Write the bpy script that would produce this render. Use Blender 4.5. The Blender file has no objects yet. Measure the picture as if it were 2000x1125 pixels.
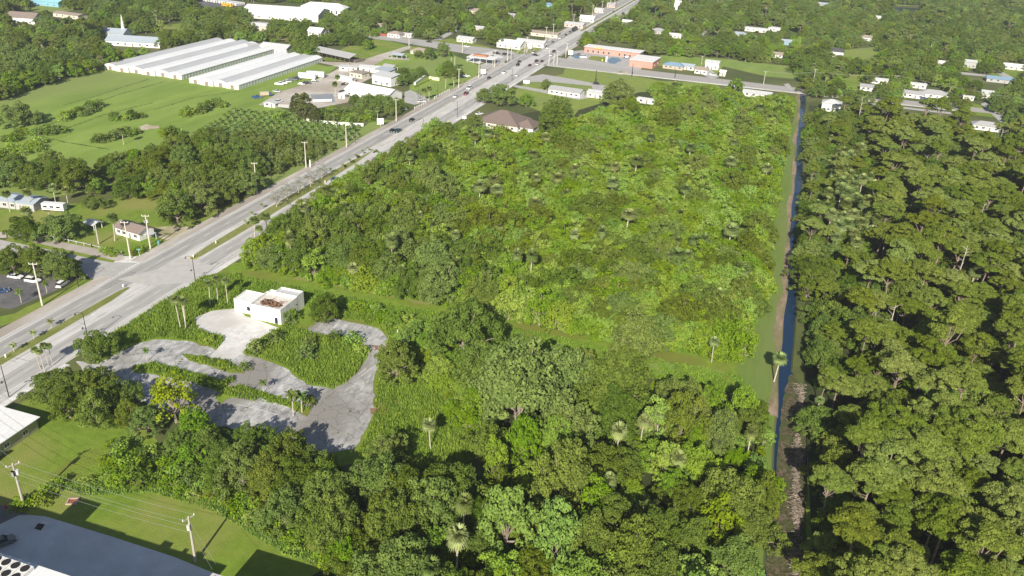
import bpy, math, random
import numpy as np
from mathutils import Vector, Matrix
random.seed(7); rng = np.random.default_rng(11)
R = math.radians
scene = bpy.context.scene
COL = scene.collection

# ------------------------------------------------------------------ camera
F = 1620.0; H = 120.0
PIT, ROL, AZ = R(26.15), R(2.85), R(17.05)
def _cam_axes():
    fw = Vector((0, math.cos(PIT), -math.sin(PIT))); x = Vector((1, 0, 0)); u = x.cross(fw)
    x2 = math.cos(ROL)*x + math.sin(ROL)*u; u2 = -math.sin(ROL)*x + math.cos(ROL)*u
    Z = Matrix.Rotation(AZ, 3, 'Z')
    return Z@x2, Z@u2, Z@fw
CX, CU, CF = _cam_axes()
cam = bpy.data.cameras.new('camera'); co = bpy.data.objects.new('camera', cam); COL.objects.link(co)
m = Matrix((CX, CU, -CF)).transposed().to_4x4(); m.translation = Vector((0, 0, H)); co.matrix_world = m
cam.sensor_width = 36; cam.lens = F/2000*36; cam.clip_start = 1; cam.clip_end = 8000
scene.camera = co
scene.render.resolution_x = 1024; scene.render.resolution_y = 576

# ------------------------------------------------------------------ sky, sun, exposure
SUN_EL, SH_AZ = R(30), R(98)            # shadows fall towards SH_AZ (from +X, ccw)
w = bpy.data.worlds.new('World'); scene.world = w; w.use_nodes = True
nt = w.node_tree; sky = nt.nodes.new('ShaderNodeTexSky'); sky.sky_type = 'NISHITA'; sky.sun_disc = False
sky.sun_elevation = SUN_EL
_sd = Vector((-math.cos(SH_AZ)*math.cos(SUN_EL), -math.sin(SH_AZ)*math.cos(SUN_EL), math.sin(SUN_EL)))
sky.sun_rotation = math.atan2(_sd.x, _sd.y)
nt.links.new(sky.outputs[0], nt.nodes['Background'].inputs[0]); nt.nodes['Background'].inputs[1].default_value = 0.062
sl = bpy.data.lights.new('sun', 'SUN'); sl.energy = 5.0; sl.angle = R(0.5); sl.color = (1, .93, .80)
so = bpy.data.objects.new('sun', sl); COL.objects.link(so); so.rotation_euler = _sd.to_track_quat('Z', 'Y').to_euler()
vs = scene.view_settings; vs.view_transform = 'Standard'; vs.look = 'None'; vs.gamma = 1; vs.exposure = 0.64
try: scene.cycles.max_bounces = 5; scene.cycles.transparent_max_bounces = 4
except Exception: pass

# ------------------------------------------------------------------ helpers
def G(px, py, z=0.0):                     # ground point seen at a photograph pixel
    d = CF + CX*((px-1000)/F) - CU*((py-562.5)/F)
    t = (z-H)/d.z
    return Vector((d.x*t, d.y*t, z))
def PX(v):
    v = Vector(v)-Vector((0, 0, H)); k = v.dot(CF)
    return 1000+F*v.dot(CX)/k, 562.5-F*v.dot(CU)/k
def inside(x, y, poly):
    c = False; n = len(poly); j = n-1
    for i in range(n):
        xi, yi = poly[i][0], poly[i][1]; xj, yj = poly[j][0], poly[j][1]
        if (yi > y) != (yj > y) and x < (xj-xi)*(y-yi)/(yj-yi)+xi: c = not c
        j = i
    return c
def tag(o, label=None, cat=None, group=None, kind=None):
    if label: o['label'] = label
    if cat: o['category'] = cat
    if group: o['group'] = group
    if kind: o['kind'] = kind
    return o
def empty(name, loc, rz=0, label=None, cat=None, group=None):
    o = bpy.data.objects.new(name, None); COL.objects.link(o); o.location = loc; o.rotation_euler = (0, 0, rz)
    o.empty_display_size = .3
    return tag(o, label, cat, group)
KIDS = {}
def link(o, parent=None):
    COL.objects.link(o)
    if parent is not None:
        o.parent = parent; KIDS.setdefault(parent.name, []).append(o)
    return o
def copy_tree(o, parent=None):
    c = o.copy(); link(c, parent)
    for ch in KIDS.get(o.name, []): copy_tree(ch, c)
    return c
class MB:
    def __init__(s): s.v = []; s.f = []
    def quad(s, *p):
        n = len(s.v); s.v += [tuple(q) for q in p]; s.f.append(tuple(range(n, n+len(p)))); return s
    def box(s, x0, x1, y0, y1, z0, z1, taper=0):
        n = len(s.v); t = taper
        s.v += [(x0, y0, z0), (x1, y0, z0), (x1, y1, z0), (x0, y1, z0), (x0+t, y0+t, z1), (x1-t, y0+t, z1), (x1-t, y1-t, z1), (x0+t, y1-t, z1)]
        s.f += [(n, n+3, n+2, n+1), (n+4, n+5, n+6, n+7), (n, n+1, n+5, n+4), (n+1, n+2, n+6, n+5), (n+2, n+3, n+7, n+6), (n+3, n, n+4, n+7)]
        return s
    def tube(s, pts, rad, n=6, cap=True):
        pts = [Vector(p) for p in pts]; base = len(s.v)
        if not hasattr(rad, '__len__'): rad = [rad]*len(pts)
        for i, p in enumerate(pts):
            d = (pts[min(i+1, len(pts)-1)]-pts[max(i-1, 0)]).normalized()
            a = d.orthogonal().normalized() if abs(d.z) < .95 else Vector((1, 0, 0))
            a = (a - d*a.dot(d)).normalized(); b = d.cross(a)
            for k in range(n):
                t = 2*math.pi*k/n; q = p+(a*math.cos(t)+b*math.sin(t))*rad[i]; s.v.append(tuple(q))
        for i in range(len(pts)-1):
            for k in range(n):
                k2 = (k+1) % n; s.f.append((base+i*n+k, base+i*n+k2, base+(i+1)*n+k2, base+(i+1)*n+k))
        if cap:
            s.f.append(tuple(base+k for k in range(n))[::-1]); s.f.append(tuple(base+(len(pts)-1)*n+k for k in range(n)))
        return s
    def prism(s, poly, z0, z1):
        n = len(s.v); k = len(poly)
        a = sum(poly[i][0]*poly[(i+1) % k][1]-poly[(i+1) % k][0]*poly[i][1] for i in range(k))
        if a < 0: poly = poly[::-1]
        s.v += [(p[0], p[1], z0) for p in poly]+[(p[0], p[1], z1) for p in poly]
        s.f.append(tuple(range(n, n+k))[::-1]); s.f.append(tuple(range(n+k, n+2*k)))
        for i in range(k): j = (i+1) % k; s.f.append((n+i, n+j, n+k+j, n+k+i))
        return s
    def sheet(s, poly, z):
        k = len(poly)
        a = sum(poly[i][0]*poly[(i+1) % k][1]-poly[(i+1) % k][0]*poly[i][1] for i in range(k))
        if a < 0: poly = poly[::-1]
        n = len(s.v); s.v += [(p[0], p[1], z) for p in poly]; s.f.append(tuple(range(n, n+k))); return s
    def build(s, name, mat, parent=None, smooth=False):
        me = bpy.data.meshes.new(name); me.from_pydata(s.v, [], s.f); me.materials.append(mat)
        if smooth: me.polygons.foreach_set('use_smooth', [True]*len(me.polygons))
        me.update(); o = bpy.data.objects.new(name, me); return link(o, parent)

# ------------------------------------------------------------------ materials
MC = {}
def mat(name, c1, c2=None, scale=1.0, rough=.85, c3=None, stretch=None, coord='world', metallic=0, spec=.3, bump=0, bscale=None, thr=(.35, .65), alpha=None):
    if name in MC: return MC[name]
    M = bpy.data.materials.new(name); M.use_nodes = True; t = M.node_tree; N = t.nodes; b = N['Principled BSDF']
    b.inputs['Roughness'].default_value = rough; b.inputs['Metallic'].default_value = metallic
    b.inputs['Specular IOR Level'].default_value = spec
    b.inputs['Base Color'].default_value = (*c1, 1)
    if c2 is not None:
        if coord == 'world': g = N.new('ShaderNodeNewGeometry'); vec = g.outputs['Position']
        else: g = N.new('ShaderNodeTexCoord'); vec = g.outputs['Object']
        mp = N.new('ShaderNodeMapping'); t.links.new(vec, mp.inputs[0])
        if stretch: mp.inputs['Scale'].default_value = stretch
        n1 = N.new('ShaderNodeTexNoise'); n1.inputs['Scale'].default_value = scale; n1.inputs['Detail'].default_value = 7; n1.inputs['Roughness'].default_value = .65
        t.links.new(mp.outputs[0], n1.inputs['Vector'])
        mr = N.new('ShaderNodeMapRange'); mr.inputs[1].default_value = thr[0]; mr.inputs[2].default_value = thr[1]
        t.links.new(n1.outputs[0], mr.inputs[0])
        mx = N.new('ShaderNodeMix'); mx.data_type = 'RGBA'; t.links.new(mr.outputs[0], mx.inputs[0])
        mx.inputs[6].default_value = (*c1, 1); mx.inputs[7].default_value = (*c2, 1); out = mx.outputs[2]
        if c3 is not None:
            n2 = N.new('ShaderNodeTexNoise'); n2.inputs['Scale'].default_value = scale*.13; n2.inputs['Detail'].default_value = 5
            t.links.new(mp.outputs[0], n2.inputs['Vector'])
            m2 = N.new('ShaderNodeMapRange'); m2.inputs[1].default_value = .45; m2.inputs[2].default_value = .62; t.links.new(n2.outputs[0], m2.inputs[0])
            x2 = N.new('ShaderNodeMix'); x2.data_type = 'RGBA'; t.links.new(m2.outputs[0], x2.inputs[0]); t.links.new(out, x2.inputs[6]); x2.inputs[7].default_value = (*c3, 1); out = x2.outputs[2]
        t.links.new(out, b.inputs['Base Color'])
        if bump:
            bp = N.new('ShaderNodeBump'); bp.inputs['Strength'].default_value = bump; bp.inputs['Distance'].default_value = .3
            n3 = N.new('ShaderNodeTexNoise'); n3.inputs['Scale'].default_value = bscale or scale*2; n3.inputs['Detail'].default_value = 6; t.links.new(mp.outputs[0], n3.inputs['Vector'])
            t.links.new(n3.outputs[0], bp.inputs['Height']); t.links.new(bp.outputs[0], b.inputs['Normal'])
    MC[name] = M; return M
def leafmat(name, ca, cb, hv=.03, vv=.5, trans=.22):
    if name in MC: return MC[name]
    M = bpy.data.materials.new(name); M.use_nodes = True; t = M.node_tree; N = t.nodes; b = N['Principled BSDF']
    b.inputs['Roughness'].default_value = .75; b.inputs['Specular IOR Level'].default_value = .12
    at = N.new('ShaderNodeAttribute'); at.attribute_name = 'tint'
    mx = N.new('ShaderNodeMix'); mx.data_type = 'RGBA'; t.links.new(at.outputs['Fac'], mx.inputs[0]); mx.inputs[6].default_value = (*ca, 1); mx.inputs[7].default_value = (*cb, 1)
    oi = N.new('ShaderNodeObjectInfo')
    def mr(inp, a, c):
        q = N.new('ShaderNodeMapRange'); q.inputs[3].default_value = a; q.inputs[4].default_value = c; t.links.new(inp, q.inputs[0]); return q.outputs[0]
    r2 = N.new('ShaderNodeMath'); r2.operation = 'MULTIPLY'; r2.inputs[1].default_value = 7.31; t.links.new(oi.outputs['Random'], r2.inputs[0])
    r3 = N.new('ShaderNodeMath'); r3.operation = 'FRACT'; t.links.new(r2.outputs[0], r3.inputs[0])
    hs = N.new('ShaderNodeHueSaturation'); t.links.new(mr(oi.outputs['Random'], .5-hv, .5+hv), hs.inputs['Hue'])
    t.links.new(mr(r3.outputs[0], 1-vv*.45, 1+vv*.55), hs.inputs['Value']); t.links.new(mr(r3.outputs[0], 1.05, .85), hs.inputs['Saturation'])
    t.links.new(mx.outputs[2], hs.inputs['Color']); t.links.new(hs.outputs[0], b.inputs['Base Color'])
    tr = N.new('ShaderNodeBsdfTranslucent'); t.links.new(hs.outputs[0], tr.inputs[0])
    ms = N.new('ShaderNodeMixShader'); ms.inputs[0].default_value = trans
    t.links.new(b.outputs[0], ms.inputs[1]); t.links.new(tr.outputs[0], ms.inputs[2]); t.links.new(ms.outputs[0], N['Material Output'].inputs[0])
    MC[name] = M; return M
L_PEP = leafmat('pepper leaves', (.135, .235, .012), (.280, .400, .022), .015, .45, .3)
L_OAK = leafmat('oak leaves', (.078, .130, .015), (.175, .245, .032), .012, .55, .25)
L_MID = leafmat('olive green leaves', (.095, .145, .014), (.205, .265, .028), .014, .5, .27)
L_PIN = leafmat('pine needles', (.098, .145, .014), (.215, .270, .030), .012, .45, .25)
L_GRY = leafmat('sparse grey leaves', (.15, .16, .09), (.25, .26, .17), .02, .3)
L_SAB = leafmat('sabal fronds', (.14, .19, .04), (.27, .335, .10), .02, .6)
L_SKT = leafmat('dead fronds', (.20, .13, .06), (.34, .24, .12), .02, .4, .1)
L_FTH = leafmat('feather fronds', (.07, .13, .02), (.15, .22, .04), .02, .4)
L_YEL = leafmat('yellow green leaves', (.18, .245, .012), (.30, .365, .03), .004, .1)
L_BRT = leafmat('bright green leaves', (.10, .195, .012), (.205, .325, .022), .008, .3)
L_GRS = leafmat('weeds', (.115, .225, .014), (.26, .375, .035), .01, .1, .3)
BARK = mat('bark', (.20, .16, .125), (.32, .27, .22), 1.5, .95)
BARKP = mat('pine bark', (.17, .125, .095), (.30, .235, .195), 1.5, .95)
BARKW = mat('pale trunk', (.38, .34, .28), (.52, .48, .41), 1.5, .9)

# ------------------------------------------------------------------ foliage builders (numpy)
def leaves(clumps, per, size, mat_, up=-.25, jit=.55, flat=1., aspect=1.):
    C = []; T = []
    V = []
    for (c, r) in clumps:
        n = max(6, int(per*(r[0]*r[1])**1.0))
        d = rng.normal(size=(n*2, 3)); d /= np.linalg.norm(d, axis=1)[:, None]; d = d[d[:, 2] > up][:n]; n = len(d)
        p = np.array(c)+d*np.array(r)*rng.uniform(.72, 1.06, (n, 1))
        nm = d/np.array(r)*r[0]; nm = nm/np.linalg.norm(nm, axis=1)[:, None]
        nm = nm+rng.normal(scale=jit, size=(n, 3)); nm[:, 2] += .15*flat; nm /= np.linalg.norm(nm, axis=1)[:, None]
        a = np.cross(nm, rng.normal(size=(n, 3))); a /= np.linalg.norm(a, axis=1)[:, None]; b = np.cross(nm, a)
        s = size*rng.uniform(.6, 1.35, (n, 1))/2
        q = np.stack([p-a*s-b*s*aspect*.4, p+b*s*aspect, p+a*s-b*s*.4*aspect, p-b*s*aspect*1.1], 1)
        V.append(q.reshape(-1, 3)); base = rng.uniform(0, 1)
        T.append(np.repeat(np.clip(base*.55+rng.uniform(0, .45, n), 0, 1), 4))
    V = np.concatenate(V); T = np.concatenate(T)
    return V, T
def mesh_quads(name, V, T, mat_):
    me = bpy.data.meshes.new(name); n = len(V); k = n//4
    me.vertices.add(n); me.vertices.foreach_set('co', V.astype(np.float32).ravel())
    me.loops.add(n); me.loops.foreach_set('vertex_index', np.arange(n, dtype=np.int32))
    me.polygons.add(k); me.polygons.foreach_set('loop_start', np.arange(0, n, 4, dtype=np.int32))
    me.update(calc_edges=True)
    at = me.attributes.new('tint', 'FLOAT', 'POINT'); at.data.foreach_set('value', T.astype(np.float32))
    me.materials.append(mat_); return me
def obj(name, me, parent=None): return link(bpy.data.objects.new(name, me), parent)
def limb(mb, a, b, r0, r1, bend=.12):
    a = Vector(a); b = Vector(b); L = (b-a).length
    mid = (a+b)/2+Vector(rng.normal(scale=bend*L*.5, size=3)); mb.tube([a, mid, b], [r0, (r0+r1)/2, r1], 5, False)

PROTO = {}
def proto_broad(key, name, r, h, nc, lm, bark, crownlo=.25, size=.42, per=60, cr=(.16, .26), squash=1., branch=.5, lump=.18, trunkr=.25):
    """unit-ish broadleaf: crown of leaf clumps on an uneven dome, tapered trunk with limbs"""
    cl = []; zc = h*crownlo; hh = h-zc
    ph = rng.uniform(0, 6.28, 6)
    for i in range(nc):
        if rng.uniform() < .13: continue
        u = (i+.5)/nc; th = i*2.39996+rng.uniform(-.3, .3)
        zz = 1-u*1.15; rr = math.sqrt(max(0, 1-max(zz, -.1)**2)) if zz < 1 else 0
        k = 1+lump*(math.sin(2*th+ph[0])+math.sin(3*th+ph[1]+3*zz)*.7)+rng.uniform(-.2, .2)
        c = (r*rr*k*math.cos(th)*.86, r*rr*k*math.sin(th)*.86, zc+hh*max(0.06, (.06+.84*max(zz, 0)))*(.9+.1*k)*squash*rng.uniform(.86, 1.12))
        q = r*rng.uniform(*cr); cl.append((c, (q, q, q*.8)))
    for i in range(nc//5):
        th = rng.uniform(0, 6.28); q = r*rng.uniform(.12, .3); d = rng.uniform(.1, .6)*r
        cl.append(((d*math.cos(th), d*math.sin(th), zc+hh*.45), (q*1.4, q*1.4, q)))
    V, T = leaves(cl, per, size, lm, up=-.45)
    root = empty(name, (0, 0, 0)); obj('crown', mesh_quads('crown', V, T, lm), root)
    mb = MB(); mb.tube([(0, 0, -.2), (.1, .05, zc*.5), (0, .1, zc+hh*.3)], [trunkr*1.3, trunkr, trunkr*.7], 7)
    for i in rng.choice(len(cl), min(len(cl), int(6+nc*.12)), replace=False):
        c = cl[i][0]; limb(mb, (0, 0, zc*rng.uniform(.5, 1.0)), (c[0]*.9, c[1]*.9, c[2]), trunkr*.5, .05)
    mb.build('trunk', bark, root); PROTO.setdefault(key, []).append(root); return root
def proto_pine(key, r, h, nc, lean=0.):
    cl = []; root = empty('pine_tree', (0, 0, 0)); mb = MB(); top = h*.93
    hub = Vector((lean, lean*.5, h*.55)); sub = []
    k = int(rng.integers(5, 8))
    for i in range(k):                      # main lobes of a flat uneven crown
        th = i*6.283/k+rng.uniform(-.4, .4); d = r*rng.uniform(.35, .68)
        sub.append((hub.x+d*math.cos(th), hub.y+d*math.sin(th), h*rng.uniform(.74, .92), r*rng.uniform(.38, .54)))
    sub.append((hub.x, hub.y, h*.94, r*.42))
    for (sx, sy, sz, sr) in sub:
        limb(mb, hub, (sx, sy, sz-sr*.35), .13, .05, .2)
        for j in range(max(6, int(nc*sr/r/1.5))):
            a = rng.uniform(0, 6.283); d = sr*math.sqrt(rng.uniform(0, 1)); q = rng.uniform(.6, 1.05)
            c = (sx+d*math.cos(a), sy+d*math.sin(a), sz+(.5-(d/sr)**2)*sr*.55+rng.uniform(-.2, .2))
            cl.append((c, (q, q, q*.62)))
            if j % 5 == 0: limb(mb, (sx, sy, sz-sr*.3), (c[0], c[1], c[2]-.3), .045, .02)
    V, T = leaves(cl, 150, .3, L_PIN, up=-.15, jit=.5, aspect=1.2)
    obj('crown', mesh_quads('crown', V, T, L_PIN), root)
    mb.tube([(0, 0, -.2), (lean*.4, lean*.2, h*.3), tuple(hub), (sub[-1][0], sub[-1][1], h*.9)], [.27, .22, .17, .05], 7)
    for i in range(2):
        a = rng.uniform(0, 6.28); z = h*rng.uniform(.4, .6); limb(mb, (lean*z/h*1.5, lean*z/h*.7, z), (math.cos(a)*r*.4, math.sin(a)*r*.4, z+rng.uniform(.2, 1.2)), .06, .02)
    mb.build('trunk', BARKP, root); PROTO.setdefault(key, []).append(root); return root
def frondset(n, L, w, lo, hi, droop, z, seg=4, split=0, rad0=.1):
    V = []; T = []
    for i in range(n):
        th = i*2.39996+rng.uniform(-.2, .2); el = lo+(hi-lo)*(i/n)+rng.uniform(-.12, .12); t0 = rng.uniform(0, 1)
        d = np.array([math.cos(th), math.sin(th)]); side = np.array([-d[1], d[0], 0]); p = np.array([d[0]*rad0, d[1]*rad0, z]); e = el
        ll = L*rng.uniform(.85, 1.1)
        ws = [.25, .9, 1., .75, .12] if seg == 4 else [.3, 1, .2]
        for s in range(seg):
            q = p+np.array([d[0]*math.cos(e), d[1]*math.cos(e), math.sin(e)])*ll/seg
            w0 = w*ws[s]; w1 = w*ws[s+1]
            if split:
                for sg in (-1, 1):
                    dz = np.array([0, 0, -.35]); V += [p, p+side*sg*w0+dz*w0, q+side*sg*w1+dz*w1, q]; T += [t0]*4
            else:
                V += [p-side*w0, p+side*w0, q+side*w1, q-side*w1]; T += [t0]*4
            p = q; e -= droop
    return np.array(V), np.array(T)
def fanset(n, L, z, lo, hi, fs=.85):
    V = []; T = []
    for i in range(n):
        th = i*2.39996+rng.uniform(-.2, .2); el = lo+(hi-lo)*(i/n)+rng.uniform(-.15, .15); t0 = rng.uniform(0, 1)
        d = np.array([math.cos(th)*math.cos(el), math.sin(th)*math.cos(el), math.sin(el)]); c = np.array([0, 0, z-.1])+d*L*rng.uniform(.2, .42)
        side = np.cross(d, [0, 0, 1]); side /= np.linalg.norm(side); up = np.cross(side, d)
        for k in range(9):
            a = (k-4)*.34; dd = d*math.cos(a)+side*math.sin(a); ll = L*fs*(1-.05*abs(k-4)); e = c+dd*ll-np.array([0, 0, .22*ll])
            s2 = (side*math.cos(a)-d*math.sin(a))*.105*L
            V += [c, c+dd*ll*.5-s2+up*.04, e, c+dd*ll*.5+s2+up*.04]; T += [np.clip(t0+rng.uniform(-.15, .15), 0, 1)]*4
    return np.array(V), np.array(T)
def proto_sabal(key, h, cr=1.6, skirt=.8, lean=0., bark=BARKW, tr=.16, name='sabal_palm'):
    root = empty(name, (0, 0, 0))
    V, T = fanset(38, cr*1.08, h, -.65, 1.3); o = obj('crown', mesh_quads('crown', V, T, L_SAB), root)
    if skirt:
        V, T = fanset(14, cr*skirt, h-.3, -1.3, -.55, .7); obj('dead_fronds', mesh_quads('dead_fronds', V, T, L_SKT), root)
    mb = MB(); mb.tube([(-lean, 0, -.2), (-lean*.4, 0, h*.4), (0, 0, h*.8), (0, 0, h)], [tr*1.25, tr, tr*.95, tr*1.2], 7); mb.build('trunk', bark, root)
    PROTO.setdefault(key, []).append(root); return root
def proto_feather(key, h, L=2.3, n=15, tr=.14, name='feather_palm', lm=L_FTH, w=.42):
    root = empty(name, (0, 0, 0))
    V, T = frondset(n, L, w, -.35, 1.2, .38, h, split=1); obj('crown', mesh_quads('crown', V, T, lm), root)
    mb = MB(); mb.tube([(0, 0, -.2), (.05, 0, h*.5), (0, 0, h)], [tr*1.3, tr, tr*.8], 7); mb.build('trunk', BARKW, root)
    PROTO.setdefault(key, []).append(root); return root
def proto_snag(key, h, nb=9):
    root = empty('dead_tree', (0, 0, 0)); mb = MB(); mb.tube([(0, 0, -.2), (.2, .1, h*.5), (.1, .3, h)], [.24, .17, .05], 6)
    for i in range(nb):
        z = h*rng.uniform(.45, .95); a = rng.uniform(0, 6.28); l = rng.uniform(.8, 2.6); limb(mb, (.15, .15, z), (math.cos(a)*l, math.sin(a)*l, z+l*.5), .07, .02)
        
    mb.build('trunk', BARKW, root); PROTO.setdefault(key, []).append(root); return root

for i in range(7): proto_broad('pepper', 'pepper_tree', [4.2, 3.6, 4.6, 4.0, 4.8, 3.4, 4.2][i], [6.6, 8.4, 5.4, 7.4, 6.2, 9.2, 5.0][i], 52, L_PEP, BARK, .10, .33, 105, (.15, .30), .95, lump=.22)
for i in range(6): proto_broad('oak', 'oak_tree', 6.2, [9.5, 8.4, 10.5, 9.5, 8.8, 10][i], [95, 80, 110, 70, 90, 100][i], L_OAK, BARK, .2, .33, 115, [(.11, .2), (.14, .24), (.1, .17), (.15, .25), (.12, .2), (.1, .2)][i], 1, lump=[.3, .36, .24, .4, .3, .34][i], trunkr=.35)
for i in range(6): proto_broad('mid', 'broadleaf_tree', 5.4, [8.2, 9.4, 7.4, 8.8, 10, 8][i], 80, L_MID, BARK, .16, .33, 110, [(.12, .22), (.15, .26), (.11, .18), (.14, .24), (.12, .2), (.16, .28)][i], 1, lump=[.3, .38, .26, .4, .32, .36][i], trunkr=.3)
for i in range(7): proto_pine('pine', [5.2, 4.4, 5.8, 5.0, 6.2, 4.0, 5.4][i], [15, 17, 14, 16, 13.5, 15.5, 14.5][i], [70, 60, 80, 52, 85, 60, 75][i], [-.8, .6, 0, .9, -.4, .3, -1][i])
for i in range(3): proto_sabal('sabal', [6.5, 8.0, 7.2][i], 1.75, .8, [.4, -.5, .0][i])
for i in range(3): proto_broad('bright', 'leafy_tree', 4.6, 8, 60, L_BRT, BARK, .2, .35, 110, (.12, .24), 1, lump=.28)
for i in range(2): proto_broad('shrub', 'shrub', 1.6, 2.2, 16, L_PEP, BARK, .05, .3, 90, (.25, .42), 1, trunkr=.08)
for i in range(2): proto_broad('darkshrub', 'shrub', 1.7, 2.6, 18, L_OAK, BARK, .05, .3, 90, (.25, .42), 1, trunkr=.08)
proto_broad('grey', 'leafless_tree', 2.6, 6.2, 34, L_GRY, BARKW, .25, .22, 60, (.16, .26), 1, trunkr=.12)
proto_broad('grey', 'leafless_tree', 2.3, 5.8, 30, L_GRY, BARKW, .25, .22, 60, (.16, .26), 1, trunkr=.12)
proto_broad('yellow', 'yellow_green_tree', 4.4, 8.5, 60, L_YEL, BARK, .3, .34, 60, (.12, .19), 1, lump=.25)
proto_broad('cypress', 'cypress_tree', 4.4, 13, 150, leafmat('cypress leaves', (.06, .09, .02), (.12, .15, .035)), BARK, .06, .4, 80, (.14, .24), 1, lump=.08)
proto_feather('queen', 6.2); proto_feather('queen', 5.4)
proto_feather('royal', 11, 2.9, 17, .26, 'royal_palm')
proto_feather('youngpalm', 2.4, 1.25, 12, .09, 'young_palm', L_SAB, .3); proto_feather('grove', 1.5, 1.5, 11, .09, 'grove_plant', L_FTH, .34)
for i in range(3): proto_broad('grovebush', 'grove_bush', 2.6, 4.4, 26, leafmat('grove leaves', (.08, .125, .018), (.18, .225, .04), .012), BARK, .08, .4, 75, (.2, .34), 1, trunkr=.12)
proto_snag('snag', 11); proto_snag('snag', 14, 13)
# washingtonia: tall thin trunks by the ruined bank
proto_sabal('washy', 10.0, 1.5, .75, .5, BARKW, .15, 'fan_palm')
FIRST = {k: [True]*len(v) for k, v in PROTO.items()}
COUNT = {}
ALLT = []
def tree(key, x, y, label, group, s=1., hs=None, rz=None, cat=None, z=0, var=None):
    v = PROTO[key]; i = random.randrange(len(v)) if var is None else var
    if FIRST[key][i]: o = v[i]; FIRST[key][i] = False
    else: o = copy_tree(v[i])
    o.location = (x, y, z); o.rotation_euler = (0, 0, rz if rz is not None else random.uniform(0, 6.28)); o.scale = (s, s, hs or s)
    tag(o, label, cat or CATS[key], group); COUNT[key] = COUNT.get(key, 0)+1; ALLT.append((x, y, 3*s)); return o
CATS = dict(mid='broadleaf tree', pepper='tree', oak='oak tree', pine='pine tree', sabal='palm tree', bright='leafy tree', shrub='shrub', darkshrub='shrub', grey='sparse tree', yellow='tree', cypress='cypress tree', queen='palm tree', royal='palm tree', youngpalm='young palm', grove='grove plant', grovebush='grove bush', snag='dead tree', washy='palm tree')
RAD = dict(mid=5.4, pepper=4.2, oak=6.2, pine=4.6, sabal=2.2, bright=4.6, shrub=1.6, darkshrub=1.7, grey=2.5, queen=2.4, royal=3, grovebush=2.6, snag=1, cypress=3.6, youngpalm=1, grove=1.2, yellow=4.4, washy=1.8)
HGT = dict(mid=8.6, pepper=6.6, oak=9.5, pine=15, sabal=8, bright=8, shrub=2.2, darkshrub=2.6, grey=6, queen=6.5, royal=12, grovebush=4.4, snag=12, cypress=13, youngpalm=2.6, grove=1.8, yellow=8.5, washy=11)
# ------------------------------------------------------------------ ground, road, water
M_GROUND = mat('ground', (.055, .075, .018), (.095, .115, .030), .12, .95, (.13, .14, .05), bump=.4)
M_FIELD = mat('field grass', (.145, .232, .030), (.235, .32, .06), .11, .95, (.20, .25, .07), stretch=(.6, .14, 1), bump=.5, bscale=1.5)
M_LAWN = mat('lawn', (.125, .20, .016), (.185, .265, .028), .35, .95, (.235, .25, .06), bump=.6, bscale=5)
M_LAWNL = mat('pale lawn', (.17, .23, .035), (.23, .285, .055), .25, .95, (.19, .24, .06))
M_WEED = mat('weedy ground', (.125, .205, .014), (.20, .28, .028), .5, .95, (.17, .19, .03), bump=.8, bscale=3)
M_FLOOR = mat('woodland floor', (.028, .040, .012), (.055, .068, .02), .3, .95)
M_DRY = mat('dry grass', (.20, .20, .06), (.28, .25, .10), .6, .95, (.17, .2, .04))
M_STRIP = mat('mown strip', (.115, .18, .03), (.15, .215, .045), .3, .95, (.16, .20, .06), stretch=(2.5, .25, 1))
M_BANK = mat('bare bank', (.20, .145, .10), (.36, .27, .20), .5, .95, (.14, .15, .05), stretch=(1, .4, 1))
M_DEB = mat('dead reeds', (.05, .055, .018), (.17, .125, .09), 1.3, .95, (.07, .085, .025), thr=(.42, .6), bump=1, bscale=3)
M_CONC = mat('concrete', (.52, .51, .50), (.72, .71, .70), .5, .9, (.50, .48, .46))
M_WALK = mat('sidewalk', (.40, .36, .32), (.52, .48, .44), .35, .9, (.33, .29, .25), stretch=(1, .35, 1))
M_KERB = mat('kerb', (.5, .49, .46), (.6, .58, .55), 1, .9)
M_OLDA = mat('old asphalt', (.22, .22, .23), (.56, .55, .54), .45, .9, (.25, .235, .22), stretch=(1.2, .5, 1), bump=.2)
_t = M_OLDA.node_tree; _N = _t.nodes; _b = _N['Principled BSDF']; _src = _b.inputs['Base Color'].links[0].from_socket
_g = _N.new('ShaderNodeNewGeometry'); _n = _N.new('ShaderNodeTexNoise'); _n.inputs['Scale'].default_value = .8; _t.links.new(_g.outputs['Position'], _n.inputs[0])
_mv = _N.new('ShaderNodeMixRGB'); _mv.blend_type = 'ADD'; _mv.inputs[0].default_value = 1.2; _t.links.new(_g.outputs['Position'], _mv.inputs[1]); _t.links.new(_n.outputs['Color'], _mv.inputs[2])
_v = _N.new('ShaderNodeTexVoronoi'); _v.feature = 'DISTANCE_TO_EDGE'; _v.inputs['Scale'].default_value = .22; _t.links.new(_mv.outputs[0], _v.inputs['Vector'])
_r = _N.new('ShaderNodeMapRange'); _r.inputs[1].default_value = .002; _r.inputs[2].default_value = .014; _t.links.new(_v.outputs['Distance'], _r.inputs[0])
_x = _N.new('ShaderNodeMix'); _x.data_type = 'RGBA'; _t.links.new(_r.outputs[0], _x.inputs[0]); _x.inputs[6].default_value = (.10, .11, .06, 1); _t.links.new(_src, _x.inputs[7]); _t.links.new(_x.outputs[2], _b.inputs['Base Color'])
M_DARKA = mat('dark asphalt', (.085, .085, .09), (.13, .13, .135), .5, .85, (.16, .15, .15))
M_GRAV = mat('gravel', (.42, .38, .34), (.56, .52, .47), .25, .95, (.36, .31, .26))
M_SIDE = mat('side street', (.36, .35, .34), (.44, .43, .42), .3, .9)
M_WHITEP = mat('white paint', (.75, .75, .73), (.60, .60, .58), 3, .7)
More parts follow.
